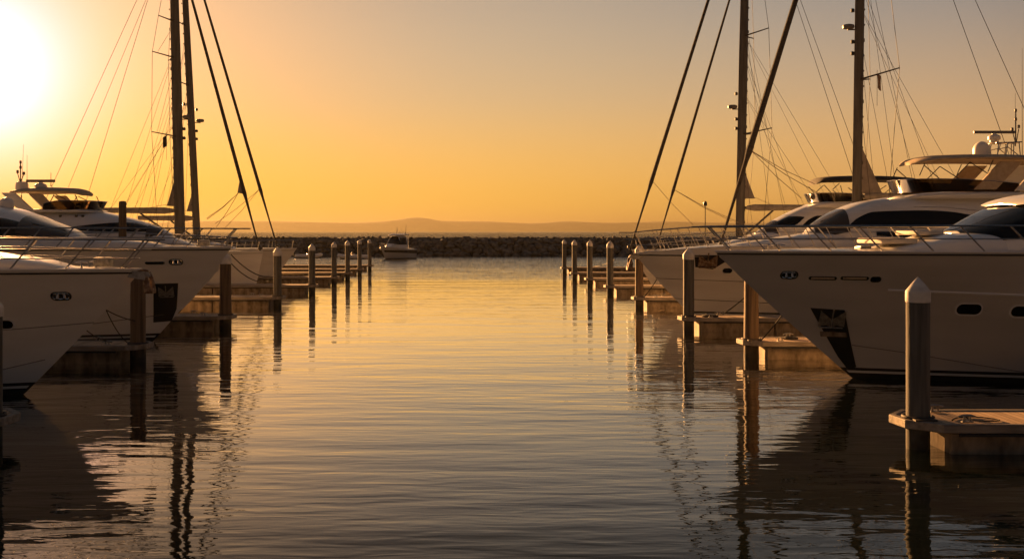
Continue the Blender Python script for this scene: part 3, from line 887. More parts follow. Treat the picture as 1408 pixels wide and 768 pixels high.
# ================================================================== right side: large grey yacht, nearest
def yacht_right_near():
    B = Boat('motor_yacht', -1, 30.0, 983, 'large grey-hulled motor yacht filling the right side with long flared bow and black anchor pocket', 'yacht', 'motor yachts in their berths')
    R = B.root
    H = Hull(26, 2.95, 3.46, 3.75, zs=lambda x: 3.46 + .02 * min(1, -x / 6), ent=(.58, .42))
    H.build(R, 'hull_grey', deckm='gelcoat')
    H.strip(R, 'sheer_moulding', 'black', lambda x: H.zs(x) - .075, -.02, -25.9, .022, .004, 60)
    on = lambda px, py: solve_on(B, H.surf, px, py)
    for sd in (B.near, -B.near):
        x, z = on(1085, 378); fairlead(R, H, x, z, .36, .15, sd)
        for px in (1131, 1175):
            x, z = on(px, 382.5)
            f = patch(H.surf, rrect(x, z, .66, .10, .05), .014, sd, M['chrome'], 'hull_slot', R)
            patch(H.surf, rrect(x, z, .54, .045, .02), .022, sd, M['canvas_tan'], 'slot_insert', f)
        x, z = on(1204, 384); porthole(R, H, x, z, .22, .12, sd, 'chrome')
        for px, py in ((1332, 425), (1407, 428), (1482, 431), (1557, 434)):
            x, z = on(px, py); porthole(R, H, x, z, .56, .27, sd)
        poly = [on(1114, 423), on(1161, 426), on(1177, 504)] + [on(1166, 508), on(1152, 490)]
        ap = anchor_pocket(R, H, poly, sd)
        x, z = on(1143, 440); plate_anchor(ap, H, x, z, .62, sd)
        # worn bracket under the anchor
        q = [on(1127, 455), on(1163, 457), on(1164, 463), on(1128, 462)]
        patch(H.surf, dens(q, 3), .04, sd, M['float_conc'], 'wear_plate', ap)
        # black guard strip continuing down the stem
    # spray knuckle rising towards the bow, and the long rub strake
    pts = [on(px, py) for px, py in ((1171, 474), (1245, 484.5), (1320, 497), (1400, 510), (1470, 519))]
    pts = sorted(pts); xs = [p[0] for p in pts]; zs = [p[1] for p in pts]
    H.strip(R, 'spray_knuckle', 'seam', lambda x: sp_interp(xs, zs, x), xs[-1], xs[0], .014, .002, 30)
    a, b = on(1221, 398.5), on(1500, 409)
    H.strip(R, 'rub_strake', 'gelcoat', lambda x: lerp(a[1], b[1], (x - a[0]) / (b[0] - a[0])), a[0], -25.5, .035, .0, 50)
    rail(R, H, -17, .66, .62, 15, .62, x_fwd=-.35, mids=(.5,), r=.021)
    # raised foredeck, sunpad and hatch
    T = House([(B.x(1215, 29), 3.40, 3.50, .5), (B.x(1235, 29), 3.40, 3.60, 1.15), (B.x(1275, 29), 3.40, 3.76, 1.5), (B.x(1312, 29), 3.40, 3.94, 1.75), (-9, 3.4, 4.0, 1.8), (-24, 3.4, 3.95, 2.1)], n=5, tum=.1)
    T.build(R, M['gelcoat'], 'foredeck_trunk')
    x0, x1 = B.x(1221, 28.6), B.x(1272, 28.6)
    MB().box(((x0 + x1) / 2, 0, 3.74), (abs(x1 - x0), 1.9, .14)).build('sunpad', 'cushion', R, bevel=.04)
    MB().box((B.x(1300, 28.6), -.3 * B.near, 3.96), (.75, 1.5, .12)).build('sunpad', 'cushion', R, bevel=.04)
    MB().box((B.x(1205, 29), 0, 3.56), (.3, .5, .10)).build('windlass', 'galv', R, bevel=.03)
    for k in (-1, 1):
        c = MB(); x = -1.6; y = k * .55; z = H.zs(x) + .06
        c.tube([(x - .16, y, z + .1), (x, y, z + .12), (x + .16, y, z + .1)], [.015, .025, .015], 8); c.tube([(x, y, z - .05), (x, y, z + .12)], .03, 8)
        c.build('bow_cleat', 'chrome', R)
    # wheelhouse
    st = stations(B, [(1310, 319.8, .5), (1320, 315, 1.15), (1340, 306, 1.6), (1368, 292, 1.95), (1385, 284, 2.05), (1410, 275, 2.12), (1450, 268, 2.2)], 3.5, 29.7)
    st += [(-11, 3.5, 5.0, 2.25), (-20, 3.5, 5.0, 2.2)]
    Hs = House(st, n=4.2, tum=.2); dh = Hs.build(R, M['gelcoat'])
    x0 = B.x(1313, 29.7)
    for sd in (1, -1):
        Hs.band(dh, 'glass', [(x0 - .3, 3.95, 4.0), (x0 - .6, 3.96, 4.14), (x0 - 1.2, 3.98, 4.6), (x0 - 2.2, 3.99, 4.92), (x0 - 5, 4.0, 4.93), (x0 - 8.5, 4.05, 4.9), (x0 - 10, 4.3, 4.5)], sd)
    Hs.front(dh, M['glass'], x0 - .03, x0 - 1.85, .1, off=.016)
    slab(dh, 'roof_brow', M['gelcoat'], [(B.x(1388, 29.5), 4.70, .9, .025), (B.x(1398, 29.5), 4.75, 1.6, .035), (B.x(1430, 29.5), 4.86, 2.1, .045), (-11, 4.98, 2.25, .07), (-20, 4.98, 2.2, .06)])
    fb = House([(-9.6, 4.9, 5.05, 1.2), (-10.2, 4.9, 5.5, 1.7), (-11, 4.9, 5.7, 1.9), (-18, 4.9, 5.6, 1.9)], n=5, tum=.05)
    fb.build(R, M['gelcoat'], 'flybridge')
    windscreen(R, -10.0, -14, 1.7, 5.6, 5.95)
    return B, H

# ================================================================== right: white yacht with hardtop
def yacht_right_hardtop():
    B = Boat('motor_yacht', -1, 51.0, 873, 'white flybridge motor yacht with tan hardtop, radar and dome, its rusty anchor at the bow', 'yacht', 'motor yachts in their berths')
    R = B.root
    H = Hull(25, 2.7, 2.95, 2.7, zs=lambda x: 2.97 + .36 * min(1, max(0, -x / 4)) ** .8, ent=(.6, .44))
    H.build(R, 'hull_white')
    on = lambda px, py: solve_on(B, H.surf, px, py)
    H.strip(R, 'sheer_moulding', 'black', lambda x: 2.90, -.02, -24.9, .03, .004, 60)
    for z0, z1, nm in ((1.85, 1.55, 'hull_seam'), (.95, .55, 'spray_knuckle')):
        H.strip(R, nm, 'seam', lambda x: lerp(z0, z1, min(1, -x / 12)), -.6, -22, .018, .002, 40)
    for sd in (1, -1):
        x, z = on(1000, 372); porthole(R, H, x, z, .40, .22, sd)
        x, z = on(1048, 372); porthole(R, H, x, z, .40, .22, sd)
        q = [on(955, 353), on(988, 352), on(997, 360), on(980, 370), on(956, 367)]
        ap = patch(H.surf, dens(q, 3), .015, sd, M['black'], 'anchor_pocket', R)
        x, z = on(973, 360); plate_anchor(ap, H, x, z, .8, sd, 'rust')
    bow_anchor(R, H, 'rust')
    rail(R, H, -15, .93, .72, 17, .45, x_fwd=-.35, mids=(.35, .68))
    dd = 50.5
    T = House([(B.x(985, dd), 3.1, 3.25, .4), (B.x(1010, dd), 3.1, 3.42, 1.0), (B.x(1060, dd), 3.1, 3.66, 1.5), (B.x(1100, dd), 3.1, 3.86, 1.75), (B.x(1130, dd), 3.1, 3.96, 1.9), (-22, 3.1, 3.98, 2.05)], n=4, tum=.12)
    T.build(R, M['gelcoat'], 'foredeck_trunk')
    st = stations(B, [(1110, 320, .5), (1117, 313, .9), (1135, 300, 1.4), (1152, 290, 1.75), (1185, 277.5, 2.05), (1234, 270, 2.15), (1300, 264, 2.2), (1408, 262, 2.2), (1500, 262, 2.15)], 3.15, dd)
    Hs = House(st, n=4.0, tum=.2); dh = Hs.build(R, M['gelcoat'])
    onh = lambda px, py: solve_on(B, Hs.y, px, py)
    up = [(1165, 312), (1181, 299), (1203, 291), (1240, 289.5), (1268, 289), (1309, 291), (1338, 296)]
    lo = [(1165, 313.5), (1181, 313.5), (1203, 313.5), (1240, 313.5), (1268, 313.5), (1309, 309), (1338, 297.5)]
    band = []
    for (a, b), (c, e) in zip(up, lo):
        x1, z1 = onh(a, b); x2, z2 = onh(c, e); band.append(((x1 + x2) / 2, z2, z1))
    lo2 = [(1200, 318), (1280, 318)]
    for sd in (1, -1):
        Hs.band(dh, 'glass', band, sd)
        x1, z1 = onh(1205, 318); x2, z2 = onh(1279, 326)
        Hs.band(dh, 'glass', [(x2, z2 + .1, z1), (x2 + .4, z2, z1), (x1, z2 + .05, z1)], sd, name='lower_window')
        t = MB(); pts = [onh(px, py) for px, py in ((1256, 284), (1300, 285), (1340, 289), (1372, 291))]
        t.tube([(p[0], sd * (Hs.y(*p) + .006), p[1]) for p in pts], .014, 6); t.build('grab_rail', 'steel', dh)
        x, z = onh(1325, 268); MB().lathe([(.0, -.02), (.11, -.02), (.11, .02), (.08, .04), (0, .04)], (x, sd * (Hs.y(x, z) + .01), z), 12).build('horn', 'black', dh)
    Hs.front(dh, M['windshield'], B.x(1119, dd), B.x(1158, dd), .2)
    for k in (-.5, .5):
        a = Hs.sec(B.x(1128, dd), pi / 2 - k * .5, .03); b = Hs.sec(B.x(1152, dd), pi / 2 - k * 1.25, .04)
        strut(dh, [a, b], .018, 'black', 'wiper')
    fb = House(stations(B, [(1234, 272, .8), (1248, 268, 1.4), (1268, 265.5, 1.7), (1300, 264, 1.8), (1385, 263.5, 1.85), (1480, 263, 1.85)], B.z(274, dd), dd), n=5, tum=-.06)
    fb.build(R, M['gelcoat'], 'flybridge')
    windscreen(R, B.x(1240, dd), B.x(1384, dd), 1.72, B.z(265, dd), B.z(247.5, dd), flare=.2, nose=1.6)
    slab(R, 'hardtop', M['canvas_tan'], [(B.x(1250, dd), B.z(226, dd), .7, .07), (B.x(1258, dd), B.z(223.5, dd), 1.3, .12), (B.x(1285, dd), B.z(220.5, dd), 1.8, .14), (B.x(1340, dd), B.z(219.5, dd), 2.0, .14), (B.x(1410, dd), B.z(221, dd), 2.1, .13), (B.x(1470, dd), B.z(223, dd), 2.0, .1)])
    swept_leg(R, B, [(1358, 224), (1388, 224), (1352, 262), (1322, 262)], dd, (1.7, -1.7), m='canvas_tan')
    swept_leg(R, B, [(1412, 222), (1462, 222), (1452, 264), (1376, 264)], dd, (1.78, -1.78))
    for k in (1.6, -1.6):
        for a, b in (((1257, 229), (1290, 258)), ((1251, 243), (1258, 227)), ((1319, 225), (1294, 250)), ((1319, 225), (1364, 254)), ((1350, 222), (1343, 238))):
            p, q = B.p(*a, dd), B.p(*b, dd); strut(R, [(p[0], k, p[1]), (q[0], k, q[1])], .022, 'black', 'hardtop_strut')
    zt = B.z(214.5, dd)
    x = B.x(1357, dd); dome(R, x, 0, zt - .03, .4, .74)
    # lattice arch under the scanner
    xa, xb = B.x(1372, dd), B.x(1404, dd); t = MB()
    for y in (-.45, .45):
        for f0, f1 in ((0, .1), (.35, .5), (.7, .75), (1, .98)):
            t.tube([(lerp(xa, xb, f0), y, zt - .05), (lerp(xa, xb, f1) , y * .8, zt + .62)], .026, 6)
        t.tube([(lerp(xa, xb, -.02), y * .8, zt + .62), (lerp(xa, xb, 1.1), y * .8, zt + .66)], .03, 6)
        t.tube([(lerp(xa, xb, .0), y, zt + .3), (lerp(xa, xb, .45), y, zt + .42), (lerp(xa, xb, .9), y, zt + .05)], .022, 6)
    for f0 in (0, .5, 1): t.tube([(lerp(xa, xb, f0), -.36, zt + .63), (lerp(xa, xb, f0), .36, zt + .63)], .026, 6)
    t.build('radar_arch', 'steel', R)
    scanner(R, B.x(1374, dd), 0, zt + .64, 1.9)
    light_mast(R, B.x(1404, dd), 0, zt + .6, B.z(150, dd))
    whip(R, B.x(1396, dd), .5, zt + .5, B.z(128, dd)); whip(R, B.x(1425, dd), -.8, zt, B.z(60, dd))
    return B, H

# ================================================================== right: yacht with dark bimini, farther in
def yacht_right_bimini():
    B = Boat('motor_yacht', -1, 67.2, 892, 'white flybridge motor yacht under a dark canvas bimini, half hidden behind the mast', 'yacht', 'motor yachts in their berths')
    R = B.root
    H = Hull(21, 2.4, 2.75, 2.4, zs=lambda x: 2.75 + .1 * min(1, -x / 5), ent=(.6, .45))
    H.build(R, 'hull_white')
    H.strip(R, 'sheer_moulding', 'black', lambda x: 2.66, -.02, -20.9, .03, .004, 40)
    rail(R, H, -12, .8, .5, 12, .4, x_fwd=-.35, mids=(.5,), r=.024)
    for sd in (1, -1): porthole(R, H, -6, 1.9, .5, .24, sd)
    dd = 66.8
    T = House([(B.x(960, dd), 2.6, 2.8, .4), (B.x(980, dd), 2.6, 3.1, 1.0), (B.x(1020, dd), 2.6, 3.6, 1.5), (B.x(1055, dd), 2.6, 4.0, 1.75), (-17, 2.6, 4.0, 1.9)], n=4, tum=.12)
    T.build(R, M['gelcoat'], 'foredeck_trunk')
    st = stations(B, [(1040, 320, .4), (1051, 312.5, .9), (1064, 304, 1.35), (1079, 296, 1.7), (1106, 284, 1.95), (1130, 278.5, 2.0), (1170, 275, 2.05), (1260, 275, 2.0)], 2.8, dd)
    Hs = House(st, n=4.0, tum=.2); dh = Hs.build(R, M['gelcoat'])
    onh = lambda px, py: solve_on(B, Hs.y, px, py)
    def bnd(up, lo):
        r = []
        for (a, b), (c, e) in zip(up, lo):
            x1, z1 = onh(a, b); x2, z2 = onh(c, e); r.append(((x1 + x2) / 2, z2, z1))
        return r
    b1 = bnd([(1058, 311), (1070, 303), (1082, 297.5), (1095, 297), (1106, 298)], [(1058, 312.5), (1070, 312.5), (1082, 312.5), (1094, 308), (1106, 299)])
    b2 = bnd([(1102, 311), (1112, 302), (1125, 296.5), (1150, 296), (1200, 298)], [(1102, 312.5), (1112, 312.5), (1125, 312.5), (1150, 312.5), (1200, 312)])
    for sd in (1, -1):
        Hs.band(dh, 'glass', b1, sd); Hs.band(dh, 'glass', b2, sd)
    Hs.front(dh, M['windshield'], B.x(1050, dd), B.x(1066, dd), .25)
    fb = House(stations(B, [(1108, 284, .8), (1118, 280, 1.3), (1140, 277, 1.5), (1250, 276.5, 1.6)], B.z(286, dd), dd), n=5, tum=-.06); fb.build(R, M['gelcoat'], 'flybridge')
    windscreen(R, B.x(1117, dd), B.x(1200, dd), 1.5, B.z(278, dd), B.z(266, dd), flare=.18)
    slab(R, 'bimini', M['canvas_dark'], [(B.x(1120, dd), B.z(253, dd), .9, .08), (B.x(1126, dd), B.z(249.5, dd), 1.4, .16), (B.x(1150, dd), B.z(247.5, dd), 1.6, .16), (B.x(1200, dd), B.z(247, dd), 1.65, .15), (B.x(1250, dd), B.z(249, dd), 1.6, .12), (B.x(1258, dd), B.z(250, dd), 1.4, .06)])
    for k in (1.5, -1.5):
        for a, b in (((1125, 255), (1140, 272)), ((1146, 253), (1136, 262)), ((1170, 253), (1175, 272)), ((1158, 259), (1172, 270)), ((1235, 253), (1212, 268)), ((1247, 253), (1222, 272))):
            p, q = B.p(*a, dd), B.p(*b, dd); strut(R, [(p[0], k, p[1]), (q[0], k, q[1])], .024, 'black', 'bimini_strut')
    x, z = B.p(1115, 276, dd); MB().lathe([(0, -.15), (.12, -.12), (.16, 0), (.12, .12), (0, .15)], (x, .7, z + .2), 12).build('searchlight', 'radar_dark', R)
    return B, H

# ================================================================== left: nearest yacht
def yacht_left_near():
    B = Boat('motor_yacht', 1, 27.0, 195, 'nearest left yacht, pale flared bow cropped by the picture edge, stainless rails', 'yacht', 'motor yachts in their berths')
    R = B.root
    H = Hull(22, 2.75, 3.07, 2.9, zs=lambda x: 3.07 + .06 * min(1, -x / 5), ent=(.6, .44))
    H.build(R, 'hull_white')
    on = lambda px, py: solve_on(B, H.surf, px, py)
    H.strip(R, 'sheer_moulding', 'black', lambda x: H.zs(x) - .09, -.02, -21.9, .025, .004, 60)
    for (a, b) in (((131, 443), (0, 454)), ((62, 494), (2, 508))):
        p, q = on(*a), on(*b)
        H.strip(R, 'hull_seam', 'seam', lambda x: lerp(p[1], q[1], (x - p[0]) / (q[0] - p[0])), p[0], -12, .012, .002, 40)
    for sd in (1, -1):
        x, z = on(84, 407); fairlead(R, H, x, z, .36, .145, sd)
        x, z = on(4, 446); porthole(R, H, x, z, .42, .2, sd)
    bow_anchor(R, H, 'rust', .8)
    rail(R, H, -14, .72, .55, 13, .62, x_fwd=-.4, mids=(.36, .66), r=.021)
    T = House([(-1.6, 3.0, 3.1, .4), (-2.4, 3.0, 3.3, 1.0), (-4, 3.0, 3.5, 1.5), (-6, 3.0, 3.75, 1.8)] + [(-20, 3.0, 3.8, 2.1)], n=5, tum=.1)
    T.build(R, M['gelcoat'], 'foredeck_trunk')
    MB().box((-.95, 0, H.zs(-1) + .17), (.4, .34, .22)).build('windlass', 'galv', R, bevel=.04)
    for k in (-1, 1):
        c = MB(); x = -1.3; y = k * .5; z = H.zs(x) + .06
        c.tube([(x - .16, y, z + .1), (x, y, z + .12), (x + .16, y, z + .1)], [.015, .025, .015], 8); c.tube([(x, y, z - .05), (x, y, z + .12)], .03, 8)
        c.build('bow_cleat', 'chrome', R)
    Hs = House([(-6.5, 3.3, 3.8, 1.0), (-7.5, 3.3, 4.3, 1.7), (-9, 3.3, 4.9, 2.0), (-11, 3.3, 5.1, 2.1), (-18, 3.3, 5.1, 2.1)], n=4, tum=.2)
    dh = Hs.build(R, M['gelcoat'])
    for sd in (1, -1): Hs.band(dh, 'glass', [(-7.2, 3.8, 4.0), (-8.5, 3.8, 4.5), (-11, 3.85, 4.8), (-16, 4.0, 4.8)], sd)
    Hs.front(dh, M['glass'], -6.8, -8.4, .6)
    return B, H

# ================================================================== left: second yacht, black anchor pocket
def yacht_left_pocket():
    B = Boat('motor_yacht', 1, 40.0, 318, 'second left yacht, grey-white flared bow with black anchor pocket above the dock', 'yacht', 'motor yachts in their berths')
    R = B.root
    H = Hull(22, 2.7, 3.40, 2.85, zs=lambda x: 3.42 + .02 * min(1, -x / 5), ent=(.58, .43))
    H.build(R, 'hull_white')
    on = lambda px, py: solve_on(B, H.surf, px, py)
    H.strip(R, 'sheer_moulding', 'black', lambda x: H.zs(x) - .085, -.02, -21.9, .026, .004, 60)
    p, q = on(226, 432), on(110, 447)
    H.strip(R, 'spray_knuckle', 'seam', lambda x: lerp(p[1], q[1], (x - p[0]) / (q[0] - p[0])), p[0], -12, .016, .002, 40)
    for sd in (1, -1):
        x, z = on(242, 360); fairlead(R, H, x, z, .38, .15, sd)
        x, z = on(213, 361.5); f = patch(H.surf, rrect(x, z, .62, .10, .05), .014, sd, M['chrome'], 'hull_slot', R)
        ap = anchor_pocket(R, H, [on(211, 390), on(245, 389), on(243, 424), on(236, 441), on(211, 443)], sd)
        x, z = on(229, 402); plate_anchor(ap, H, x, z, .5, sd)
    rail(R, H, -14, .68, .68, 14, .62, x_fwd=-.35, mids=(.5,), r=.023)
    dd = 39.4
    st = stations(B, [(106, 323, .7), (99, 319.5, 1.15), (84, 313, 1.6), (60, 304, 1.95), (40, 296, 2.1), (18, 288, 2.15), (0, 284, 2.15), (-60, 281, 2.15), (-300, 281, 2.1)], 3.42, dd)
    Hs = House(st, n=3.6, tum=.2); dh = Hs.build(R, M['gelcoat'])
    x0 = B.x(102, dd)
    for sd in (1, -1):
        Hs.band(dh, 'glass', [(x0 - .35, 3.75, 3.84), (x0 - .9, 3.78, 4.08), (x0 - 1.6, 3.8, 4.34), (x0 - 2.4, 3.82, 4.5), (x0 - 5, 3.85, 4.55), (x0 - 9, 4.1, 4.4)], sd)
    Hs.front(dh, M['windshield'], x0 - .1, x0 - 1.6, .25)
    for k in (-.45, .45):
        strut(dh, [Hs.sec(x0 - .25, pi / 2 - k, .03), Hs.sec(x0 - 1.2, pi / 2 - k * 1.7, .04)], .018, 'black', 'wiper')
    dome(R, B.x(9, 40), .0, B.z(286, dd), .26, .40)
    T = House([(-2.2, 3.4, 3.48, .4), (-3, 3.4, 3.62, 1.0), (-4.6, 3.4, 3.76, 1.5), (-6.5, 3.4, 3.85, 1.9), (-20, 3.4, 3.9, 2.1)], n=5, tum=.1)
    T.build(R, M['gelcoat'], 'foredeck_trunk')
    MB().box((-1.0, 0, 3.58), (.4, .34, .22)).build('windlass', 'galv', R, bevel=.04)
    return B, H

# ================================================================== left: flybridge yacht behind
def yacht_left_flybridge():
    B = Boat('motor_yacht', 1, 52.0, 318, 'left flybridge yacht behind the thin timber post, with tan hardtop, radar bar and light mast', 'yacht', 'motor yachts in their berths')
    R = B.root
    H = Hull(24, 2.6, 2.9, 2.6, zs=lambda x: 2.9 + .25 * min(1, -x / 5), ent=(.6, .45))
    H.build(R, 'hull_white')
    H.strip(R, 'sheer_moulding', 'black', lambda x: 2.8, -.02, -23.9, .03, .004, 40)
    rail(R, H, -13, .8, .3, 12, .4, x_fwd=-.35, mids=(.5,), r=.024)
    dd = 51.4
    T = House([(-.9, 2.7, 2.95, .35), (-1.6, 2.7, 3.3, .8), (-2.6, 2.7, 3.7, 1.2), (-3.6, 2.7, 3.95, 1.5), (-18, 2.7, 4.0, 1.9)], n=4, tum=.12)
    T.build(R, M['gelcoat'], 'foredeck_trunk')
    st = stations(B, [(232, 322, .4), (224, 317.5, .9), (212, 311.5, 1.3), (195, 305.5, 1.6), (170, 298.5, 1.85), (145, 292.5, 2.0), (128, 289.5, 2.05), (60, 288, 2.1), (-150, 288, 2.05)], 3.0, dd)
    Hs = House(st, n=4.0, tum=.2); dh = Hs.build(R, M['gelcoat'])
    onh = lambda px, py: solve_on(B, Hs.y, px, py)
    up = [(217, 317), (203, 309.5), (190, 306), (165, 305.5), (140, 307), (112, 310), (84, 314)]
    lo = [(217, 318.5), (203, 318.5), (190, 318.5), (165, 318.5), (140, 318), (112, 317), (84, 315)]
    band = []
    for (a, b), (c, e) in zip(up, lo):
        x1, z1 = onh(a, b); x2, z2 = onh(c, e); band.append(((x1 + x2) / 2, z2, z1))
    for sd in (1, -1):
        Hs.band(dh, 'glass', band, sd)
        for px in (83, 105, 114):
            x, z = onh(px, 297); MB().lathe([(0, -.05), (.07, -.05), (.07, .05), (0, .05)], (x, sd * (Hs.y(x, z) + .005), z), 10).build('vent', 'black', dh)
    Hs.front(dh, M['windshield'], B.x(223, dd), B.x(205, dd), .25)
    fb = House(stations(B, [(136, 290, .7), (130, 288.5, 1.2), (115, 287.5, 1.5), (40, 287.5, 1.7), (-100, 287.5, 1.7)], B.z(292, dd), dd), n=5, tum=-.05); fb.build(R, M['gelcoat'], 'flybridge')
    windscreen(R, B.x(129, dd), B.x(70, dd), 1.6, B.z(289, dd), B.z(276.5, dd), flare=.18)
    slab(R, 'hardtop', M['canvas_tan'], [(B.x(113.5, dd), B.z(268, dd), .7, .06), (B.x(110, dd), B.z(266, dd), 1.2, .11), (B.x(100, dd), B.z(264, dd), 1.5, .12), (B.x(70, dd), B.z(263, dd), 1.75, .12), (B.x(40, dd), B.z(264, dd), 1.75, .1), (B.x(24, dd), B.z(265, dd), 1.5, .07)])
    swept_leg(R, B, [(15, 266), (33, 266), (58, 289), (38, 289)], dd, (1.6, -1.6))
    swept_leg(R, B, [(50, 267), (68, 267), (86, 287), (72, 287)], dd, (1.5, -1.5), m='canvas_tan')
    for k in (1.45, -1.45):
        for a, b in (((112, 268), (116, 277)), ((86, 268), (100, 275)), ((76, 283), (84, 268))):
            p, q = B.p(*a, dd), B.p(*b, dd); strut(R, [(p[0], k, p[1]), (q[0], k, q[1])], .022, 'black', 'hardtop_strut')
    zt = B.z(262, dd)
    lathe_at(R, 'radar_pedestal', 'radome', (B.x(23, dd), 0, zt - .1), [(.34, 0), (.3, .08), (.29, .4), (.26, .5), (.2, .54), (0, .55)])
    scanner(R, B.x(49, dd), 0, zt - .02, 1.36, .4)
    light_mast(R, B.x(21, dd), 0, zt + .42, B.z(222, dd))
    whip(R, B.x(15, dd), .6, zt - .3, B.z(196, dd), .1); whip(R, B.x(36, dd), -.5, zt, B.z(213, dd)); whip(R, B.x(61, dd), .2, zt, B.z(236, dd), r=.02)
    return B, H

# ================================================================== sailing yachts
def sail_yacht(sgn, d, bow_px, label, mast, stays, backs, boom, clew, spreaders, radar, hull, top_y, mast_r, shroud_dx, extra=None, extra_m='canvas_dark', pale=False):
    B = Boat('sailing_yacht', sgn, d, bow_px, label, 'sailboat', 'sailing yachts with tall masts')
    R = B.root
    L, Bm, zb, ov = hull
    H = Hull(L, Bm, zb, ov, zs=lambda x: zb - .15 * min(1, -x / (L * .6)), ent=(.62, .5), zbot=.2)
    H.build(R, 'hull_white')
    H.strip(R, 'rub_strake', 'seam', lambda x: H.zs(x) - .16, -.05, -L + .1, .02, .002, 30)
    rail(R, H, -L * .85, .68, .12, 12, .12, x_fwd=-.3, mids=(.5,), r=.022)
    # low coachroof with long dark windows
    mx = B.x(mast[1])
    cs = House([(mx + 3.2, zb - .2, zb + .05, .4), (mx + 2.2, zb - .2, zb + .35, .95), (mx, zb - .2, zb + .62, 1.3), (mx - 4, zb - .2, zb + .75, 1.5), (mx - 7, zb - .2, zb + .5, 1.5)], n=4, tum=.25)
    ch = cs.build(R, M['gelcoat'], 'coachroof', nx=24, nt=16)
    for sd in (1, -1): cs.band(ch, 'glass', [(mx + 1.2, zb + .1, zb + .2), (mx, zb + .12, zb + .4), (mx - 4, zb + .14, zb + .48), (mx - 6, zb + .2, zb + .34)], sd)
    def at(px, py): return Vector((B.x(px), 0, B.z(py)))
    px0, pxb = mast          # photo x of the mast at the top edge and at the deck
    mpx = lambda py: lerp(pxb, px0, (314 - py) / 314)
    ztop = B.z(top_y)
    top = at(mpx(top_y), top_y); foot = Vector((mx, 0, zb + .3))
    # mast: oval section, longer fore and aft
    rows = []
    for i in range(13):
        t = i / 12; c = foot.lerp(top, t); r = mast_r * (1 - .28 * max(0, t - .5) / .5)
        rows.append([(c.x + r * cos(a) , r * .62 * sin(a), c.z) for a in [2 * pi * k / 14 for k in range(14)]])
    t_ = MB().grid(rows, True); t_.f.append(tuple(12 * 14 + k for k in range(14)))
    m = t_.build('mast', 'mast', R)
    # sail track slides and fittings up the aft face
    tr = MB(); rg = random.Random(int(d))
    for k in range(26):
        c = foot.lerp(top, .06 + k * .031); tr.box((c.x - mast_r * 1.02, 0, c.z), (.05, .06, .10 if k % 4 else .2))
    tr.build('track_fittings', 'wire', m, smooth=False)
    # boom and its cover, vang
    (bx0, bx1, by0, by1) = boom
    a, b = at(bx0, by0), at(bx1, by1)
    bm = MB(); rows = []
    for i in range(9):
        t = i / 8; c = a.lerp(b, t); h = (.27 if pale else .24) * (1 - .25 * t) * (.55 if i == 0 else 1)
        rows.append([(c.x, .16 * sin(q), c.z + h * cos(q)) for q in [2 * pi * k / 12 for k in range(12)]])
    bm.grid(rows, True); bm.f.append(tuple(range(12))); bm.f.append(tuple(8 * 12 + k for k in range(12)))
    bo = bm.build('boom', 'spar_cover', R)
    MB().tube([(mx - .1 , 0, zb + .75), a.lerp(b, .42) - Vector((0, 0, .2))], .07, 8).build('vang', 'mast', bo)
    MB().box((a.x + sgn_fix(B) * .0 + .1, 0, a.z), (.3, .14, .2)).build('gooseneck', 'black', bo)
    sh = MB()
    e = a.lerp(b, .8)
    for y in (-.1, .1): sh.tube([e + Vector((0, y, -.2)), Vector((e.x - .3, y * 3, zb + .6))], .018, 5)
    sh.build('mainsheet', 'rope_pale', bo)
    # clew of the in-mast furled mainsail
    if clew:
        pts = [at(*p) for p in clew]
        MB().prism([(p.x, p.z) for p in pts], -.025, .025, 'y').build('mainsail_clew', 'sailcloth', m, smooth=False, bevel=.008)
        c = pts[-1]
        MB().tube([c + Vector((.1, 0, .12)), a.lerp(b, .5)], .015, 5).build('outhaul', 'rope_pale', m)
    # furled headsails on their stays
    for (ptop, pfoot, yfoot, r, yclew, sheets) in stays:
        f = at(pfoot, yfoot)
        f.z = max(f.z, zb + .1)
        sl = (ptop - pfoot) / (0 - yfoot)
        # where the stay line meets the mast line
        k = (px0 - pxb) / 314
        yy = (pfoot - sl * yfoot - pxb - k * 314) / (-k - sl)
        yy = max(yy, top_y)
        hd = at(pfoot + sl * (yy - yfoot), yy)
        deck = Vector((f.x + (f - hd).x / (f - hd).z * (zb - .05 - f.z), 0, zb - .05))
        tc_ = (B.z(yclew) - deck.z) / (hd.z - deck.z)
        ts = [0, .012, .03, tc_ * .55, tc_ - .02, tc_, tc_ + .03, tc_ + .2, .5, .7, .85, .95, 1]
        rs = [r * .5, r * .5, r * .45, r * .55, r * .8, r * 1.2, r * 1.1, r, r * .95, r * .85, r * .7, r * .55, .02]
        ts, rs = zip(*sorted(zip(ts, rs)))
        s_ = MB().tube([deck.lerp(hd, t) for t in ts], list(rs), 10)
        st = s_.build('furled_headsail', 'sail_furl', R)
        MB().lathe([(.05, 0), (.17, .02), (.17, .16), (.05, .2)], (deck.x, 0, deck.z + .15), 12).build('furling_drum', 'black', st)
        c = deck.lerp(hd, tc_)
        if sheets:
            hgt = sheets[0]
            up = deck.lerp(hd, tc_ + hgt)
            MB().prism([(up.x, up.z), (c.x - sheets[1], c.z + .05), (c.x, c.z - .05)], -.03, .03, 'y').build('clew_patch', 'sailcloth' if hgt > .03 else 'sail_furl', st, smooth=False)
            for y, (epx, epy) in zip((-1.2, 1.2, -.8), sheets[2]):
                e = at(epx, epy); e.y = y
                s0 = Vector((c.x - sheets[1] * .9, 0, c.z + .03))
                MB().tube([s0, s0.lerp(e, .5) + Vector((0, 0, -.12)), e], .019, 5).build('jib_sheet', 'rope_pale', st)
    # backstays, shrouds, spreaders, halyards
    w = MB()
